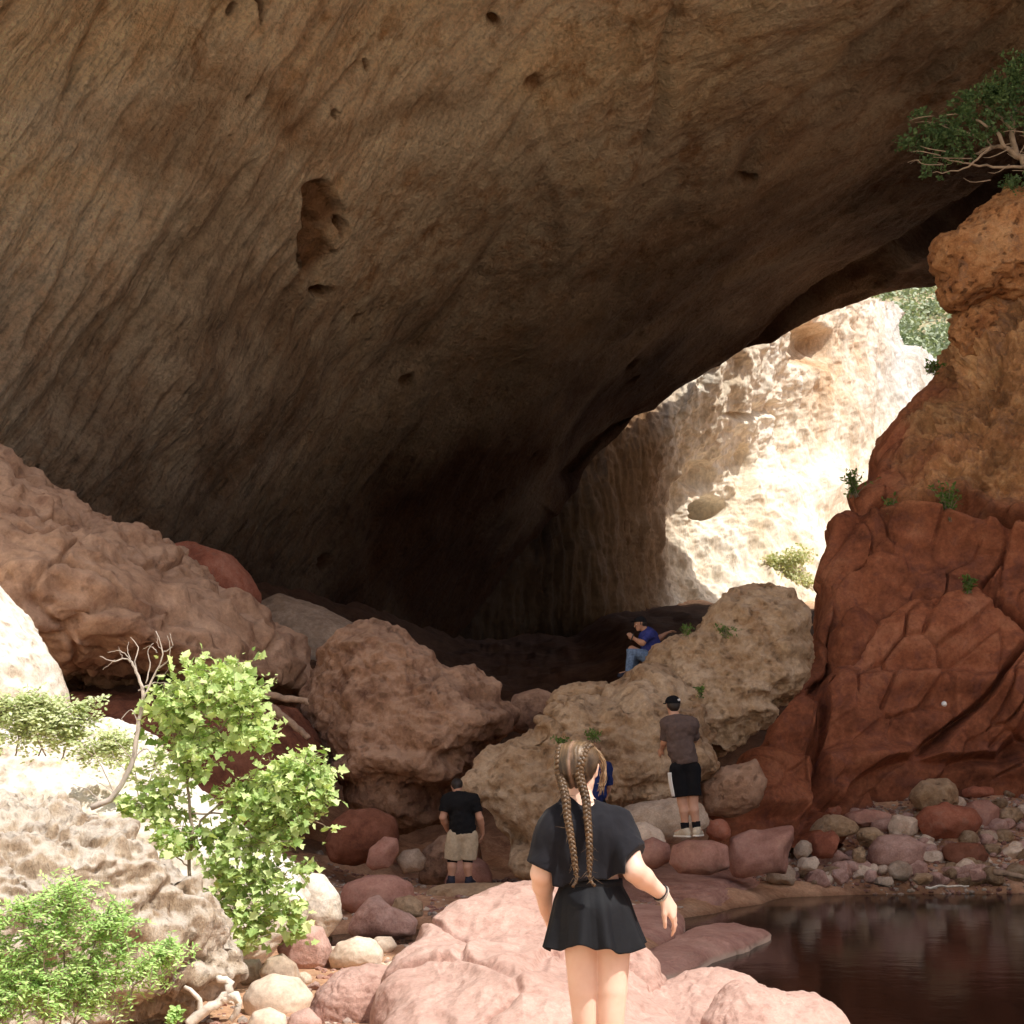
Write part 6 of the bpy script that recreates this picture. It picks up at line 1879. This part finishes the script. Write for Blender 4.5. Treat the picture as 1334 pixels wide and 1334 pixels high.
# --- man in black tee and khaki shorts
D2 = 20.9
fp = P(599, 1152, D2)
man = empty('person', fp)
tag(man, 'stocky man in black tee and khaki shorts, standing with bowed head', 'person')
at = lambda px_, py_, y=0.0: P(px_, py_, D2 + y) - fp
J = dict(anL=at(588, 1145, 0.0), anR=at(611, 1146, 0.0), knL=at(589, 1123, 0.03), knR=at(609, 1123, 0.03), hipL=at(594, 1090, 0.0), hipR=at(612, 1090, 0.0), pelvis=at(603, 1086, 0.0), waist=at(602, 1072, 0.02),
         chest=at(600, 1054, 0.04), neck=at(597, 1036, 0.10), head=at(595, 1025, 0.22), shL=at(583, 1042, 0.04), shR=at(616, 1041, 0.04), elL=at(577, 1065, 0.0), elR=at(625, 1066, 0.0), wrL=at(583, 1082, 0.20), wrR=at(629, 1086, 0.14))
J['toeL'] = J['anL'] + [-0.04, 0.17, -0.03]; J['toeR'] = J['anR'] + [0.06, 0.17, -0.03]
J['hdL'] = J['wrL'] + [0.02, 0.05, -0.03]; J['hdR'] = J['wrR'] + [-0.02, 0.03, -0.08]; J['pnL'] = (1, 0, 0); J['pnR'] = (-1, 0, 0); J['hem'] = np.array([0.02])
fw = unit((-0.10, 0.86, -0.50))
hg1 = figure(man, J, 'skin', head_fwd=fw, head_up=(0, 0.5, 0.86), top=('tee', 'black_tee', 0.70), bottom=('shorts', 'khaki', 0.90, 0.118), build=1.14)
upv = unit(np.array((0, 0.5, 0.86)))
blob('hair', 'hair_dark', man, [(hg1(-0.028, 0, 0.032), hg1(0.02, 0, 0.04), 0.088, 0.080, 0.01), (hg1(-0.045, 0, -0.01), hg1(-0.040, 0, -0.045), 0.066, 0.05, 0.02)], 0.008, [(hg1(0.055, 0, 0.02), unit(fw - 0.5 * upv))])
for s in 'LR':
    kn, hp, an = J['kn' + s], J['hip' + s], J['an' + s]
    blob('knee_sleeve', 'sock', man, [(kn + (hp - kn) * 0.10, kn + (an - kn) * 0.08, 0.076, 0.070, 0.01)], 0.008, [(kn + (hp - kn) * 0.12, unit(hp - kn)), (kn + (an - kn) * 0.09, unit(an - kn))])
    blob('sock', 'grey_sock' if 'grey_sock' in M else 'sock', man, [(an + [0, 0, -0.02], an + (kn - an) * 0.2, 0.048, 0.052, 0.01)], 0.008, [(an + (kn - an) * 0.20, unit(kn - an))])
    shoe(man, an, J['toe' + s].copy(), 'dark_shoe', 'sole' if s == 'R' else 'dark_shoe')

# --- person with a blue backpack behind the girl's head
D3 = 20.3
fp = P(772, 1128, D3)
man = empty('person', fp)
tag(man, 'person carrying a navy backpack, mostly hidden behind the head of the girl', 'person')
at = lambda px_, py_, y=0.0: P(px_, py_, D3 + y) - fp
J = dict(anL=at(766, 1118), anR=at(779, 1118), knL=at(766, 1086, .02), knR=at(779, 1086, .02), hipL=at(765, 1050), hipR=at(781, 1050), pelvis=at(773, 1046), waist=at(773, 1028), chest=at(774, 1008), neck=at(775, 992, 0.02), head=at(776, 978, 0.06),
         shL=at(758, 999), shR=at(790, 999), elL=at(754, 1025, 0.03), elR=at(793, 1024, 0.05), wrL=at(757, 1040, 0.18), wrR=at(788, 1040, 0.2))
for s, sg in (('L', -1), ('R', 1)):
    J['toe' + s] = J['an' + s] + [0.03 * sg, 0.17, -0.03]; J['hd' + s] = J['wr' + s] + [0, 0.08, 0.02]; J['pn' + s] = (-sg, 0, 0)
hg1 = figure(man, J, 'skin', top=('jacket', 'navy', 0.95), bottom=('trousers', 'black_shorts', 2, 0.07), build=1.0, head_fwd=(0.3, 0.95, -0.1))
blob('hair', plain_mat('sandy_hair', (0.20, 0.11, 0.06), 0.6, 0.3, 0.3, 50), man, [(hg1(-0.028, 0, 0.032), hg1(0.02, 0, 0.04), 0.088, 0.080, 0.01), (hg1(-0.045, 0, -0.01), hg1(-0.040, 0, -0.045), 0.066, 0.05, 0.02)], 0.008, [(hg1(0.05, 0, 0.02), unit((0.3, 0.95, -0.6)))])
for s in 'LR': shoe(man, J['an' + s], J['toe' + s].copy(), 'dark_shoe', 'sole')
bp = empty('backpack', P(776, 1022, D3 - 0.20))
tag(bp, 'navy blue backpack worn on the back of the half hidden person', 'backpack')
blob('pack', 'navy', bp, [((-0.02, 0, -0.16), (0.02, 0, 0.12), 0.125, 0.11, 0.03, 0.8), ((0.0, -0.07, -0.13), (0.0, -0.07, -0.02), 0.085, 0.085, 0.02, 0.6), ((0.10, 0, -0.14), (0.10, 0, 0.04), 0.055, 0.05, 0.02)], 0.009, noise_=(0.012, 8, 3))
V, F = tube_mesh([(spline([(-.04, 0.02, .22), (0, -.01, .26), (.04, 0.02, .22)], 10), np.full(10, 0.01))], 6)
obj('handle', mesh_mixed('handle', V, F), M['dark_thing'], bp)

# --- man sitting on the crest of the tan boulder
D4 = 24.0
fp = P(822, 881, D4)
man = empty('person', fp)
tag(man, 'man in dark cap, blue tee and jeans sitting on the tan boulder', 'person')
at = lambda px_, py_, y=0.0: P(px_, py_, D4 + y) - fp
J = dict(anL=at(820, 876, -0.10), anR=at(826, 874, 0.14), knL=at(823, 846, -0.12), knR=at(829, 850, 0.16), hipL=at(846, 858, -0.08), hipR=at(848, 857, 0.10), pelvis=at(848, 854, 0.0), waist=at(848, 843, 0.0), chest=at(845, 832, 0.0),
         neck=at(840, 821, 0.0), head=at(834, 813, -0.02), shL=at(846, 826, -0.16), shR=at(842, 826, 0.17), elL=at(837, 838, -0.20), elR=at(858, 832, 0.22), wrL=at(826, 832, -0.12), wrR=at(868, 825, 0.20))
J['toeL'] = J['anL'] + [-0.16, -0.04, -0.03]; J['toeR'] = J['anR'] + [-0.16, 0.03, -0.03]
J['hdL'] = J['wrL'] + [-0.05, 0.02, 0.05]; J['hdR'] = J['wrR'] + [0.07, -0.02, 0.03]; J['pnL'] = (0, 1, 0.2); J['pnR'] = (0, 0, -1); J['hem'] = np.array([0.04])
fw = unit((-0.93, -0.20, -0.18))
hg1 = figure(man, J, 'skin_tan', head_fwd=fw, top=('tee', 'blue_tee', 0.80), bottom=('jeans', 'denim', 2, 0.072), build=1.05)
blob('hair', 'hair_dark', man, [(hg1(-0.03, 0, 0.015), hg1(0.0, 0, 0.02), 0.086, 0.084, 0.01), (hg1(-0.05, 0, -0.02), hg1(-0.045, 0, -0.05), 0.060, 0.045, 0.02)], 0.008, [(hg1(0.02, 0, 0), fw)])
cap_ = blob('cap', 'cap_black', man, [(hg1(-0.026, 0, 0.036), hg1(0.018, 0, 0.04), 0.094, 0.088, 0.01)], 0.008, [(hg1(0, 0, 0.028), (0, 0, -1))])
blob('visor', 'cap_black', cap_, [(hg1(0.09, -0.04, 0.038), hg1(0.09, 0.04, 0.038), 0.045, 0.045, 0.02), (hg1(0.135, -0.03, 0.036), hg1(0.135, 0.03, 0.036), 0.035, 0.035, 0.02)], 0.006, [(hg1(0, 0, 0.048), (0, 0, 1)), (hg1(0, 0, 0.034), (0, 0, -1))])
for s in 'LR': shoe(man, J['an' + s], J['toe' + s].copy(), 'dark_shoe', 'dark_shoe')
ph_ = obj('phone', make_mesh('phone', facet(ico(3)[0], 0, 1).clip(-0.62, 0.62) * np.array([0.012, 0.06, 0.10]), ico(3)[1], False), M['dark_thing'], None, P(823.5, 830, D4 - 0.12))
ph_.rotation_euler = (0.2, 0.4, 0.1)
tag(ph_, 'small dark object held up in the hand of the sitting man', 'phone')

# ------------------------------------------------------------------ light, sky, camera
w = bpy.data.worlds.new('World'); scene.world = w; w.use_nodes = True
nt = w.node_tree; nt.nodes.clear()
sky = nt.nodes.new('ShaderNodeTexSky'); sky.sky_type = 'NISHITA'; sky.sun_disc = False
el = math.asin(SUN[2]); rot = math.atan2(SUN[0], SUN[1])
sky.sun_elevation = el; sky.sun_rotation = rot
sky.air_density = 0.8; sky.dust_density = 4.0; sky.ozone_density = 1.0
bg = nt.nodes.new('ShaderNodeBackground'); bg.inputs[1].default_value = 0.15
wo = nt.nodes.new('ShaderNodeOutputWorld')
nt.links.new(sky.outputs[0], bg.inputs[0]); nt.links.new(bg.outputs[0], wo.inputs[0])
sl = bpy.data.lights.new('sun', 'SUN'); sl.energy = 5.0; sl.angle = math.radians(0.53); sl.color = (1.0, 0.955, 0.88)
so = bpy.data.objects.new('sun', sl); COL.objects.link(so)
so.rotation_euler = Vector(SUN).to_track_quat('Z', 'Y').to_euler(); so.location = (10, -20, 60)
cd = bpy.data.cameras.new('camera'); cd.sensor_fit = 'HORIZONTAL'; cd.sensor_width = 36.0
cd.lens = 36.0 * FPX / 1334.0; cd.clip_start = 0.1; cd.clip_end = 2000
co = bpy.data.objects.new('camera', cd); COL.objects.link(co)
co.location = CAM; co.rotation_euler = (math.pi / 2 + TILT, 0, 0)
scene.camera = co
scene.view_settings.view_transform = 'Standard'; scene.view_settings.look = 'None'
scene.view_settings.exposure = 0; scene.view_settings.gamma = 1
scene.render.engine = 'CYCLES'
cy = scene.cycles
cy.use_denoising = True
try: cy.denoiser = 'OPENIMAGEDENOISE'
except Exception: pass
cy.max_bounces = 8; cy.diffuse_bounces = 4; cy.glossy_bounces = 2; cy.transmission_bounces = 3
cy.use_adaptive_sampling = True; cy.adaptive_threshold = 0.03
cy.sample_clamp_indirect = 6.0
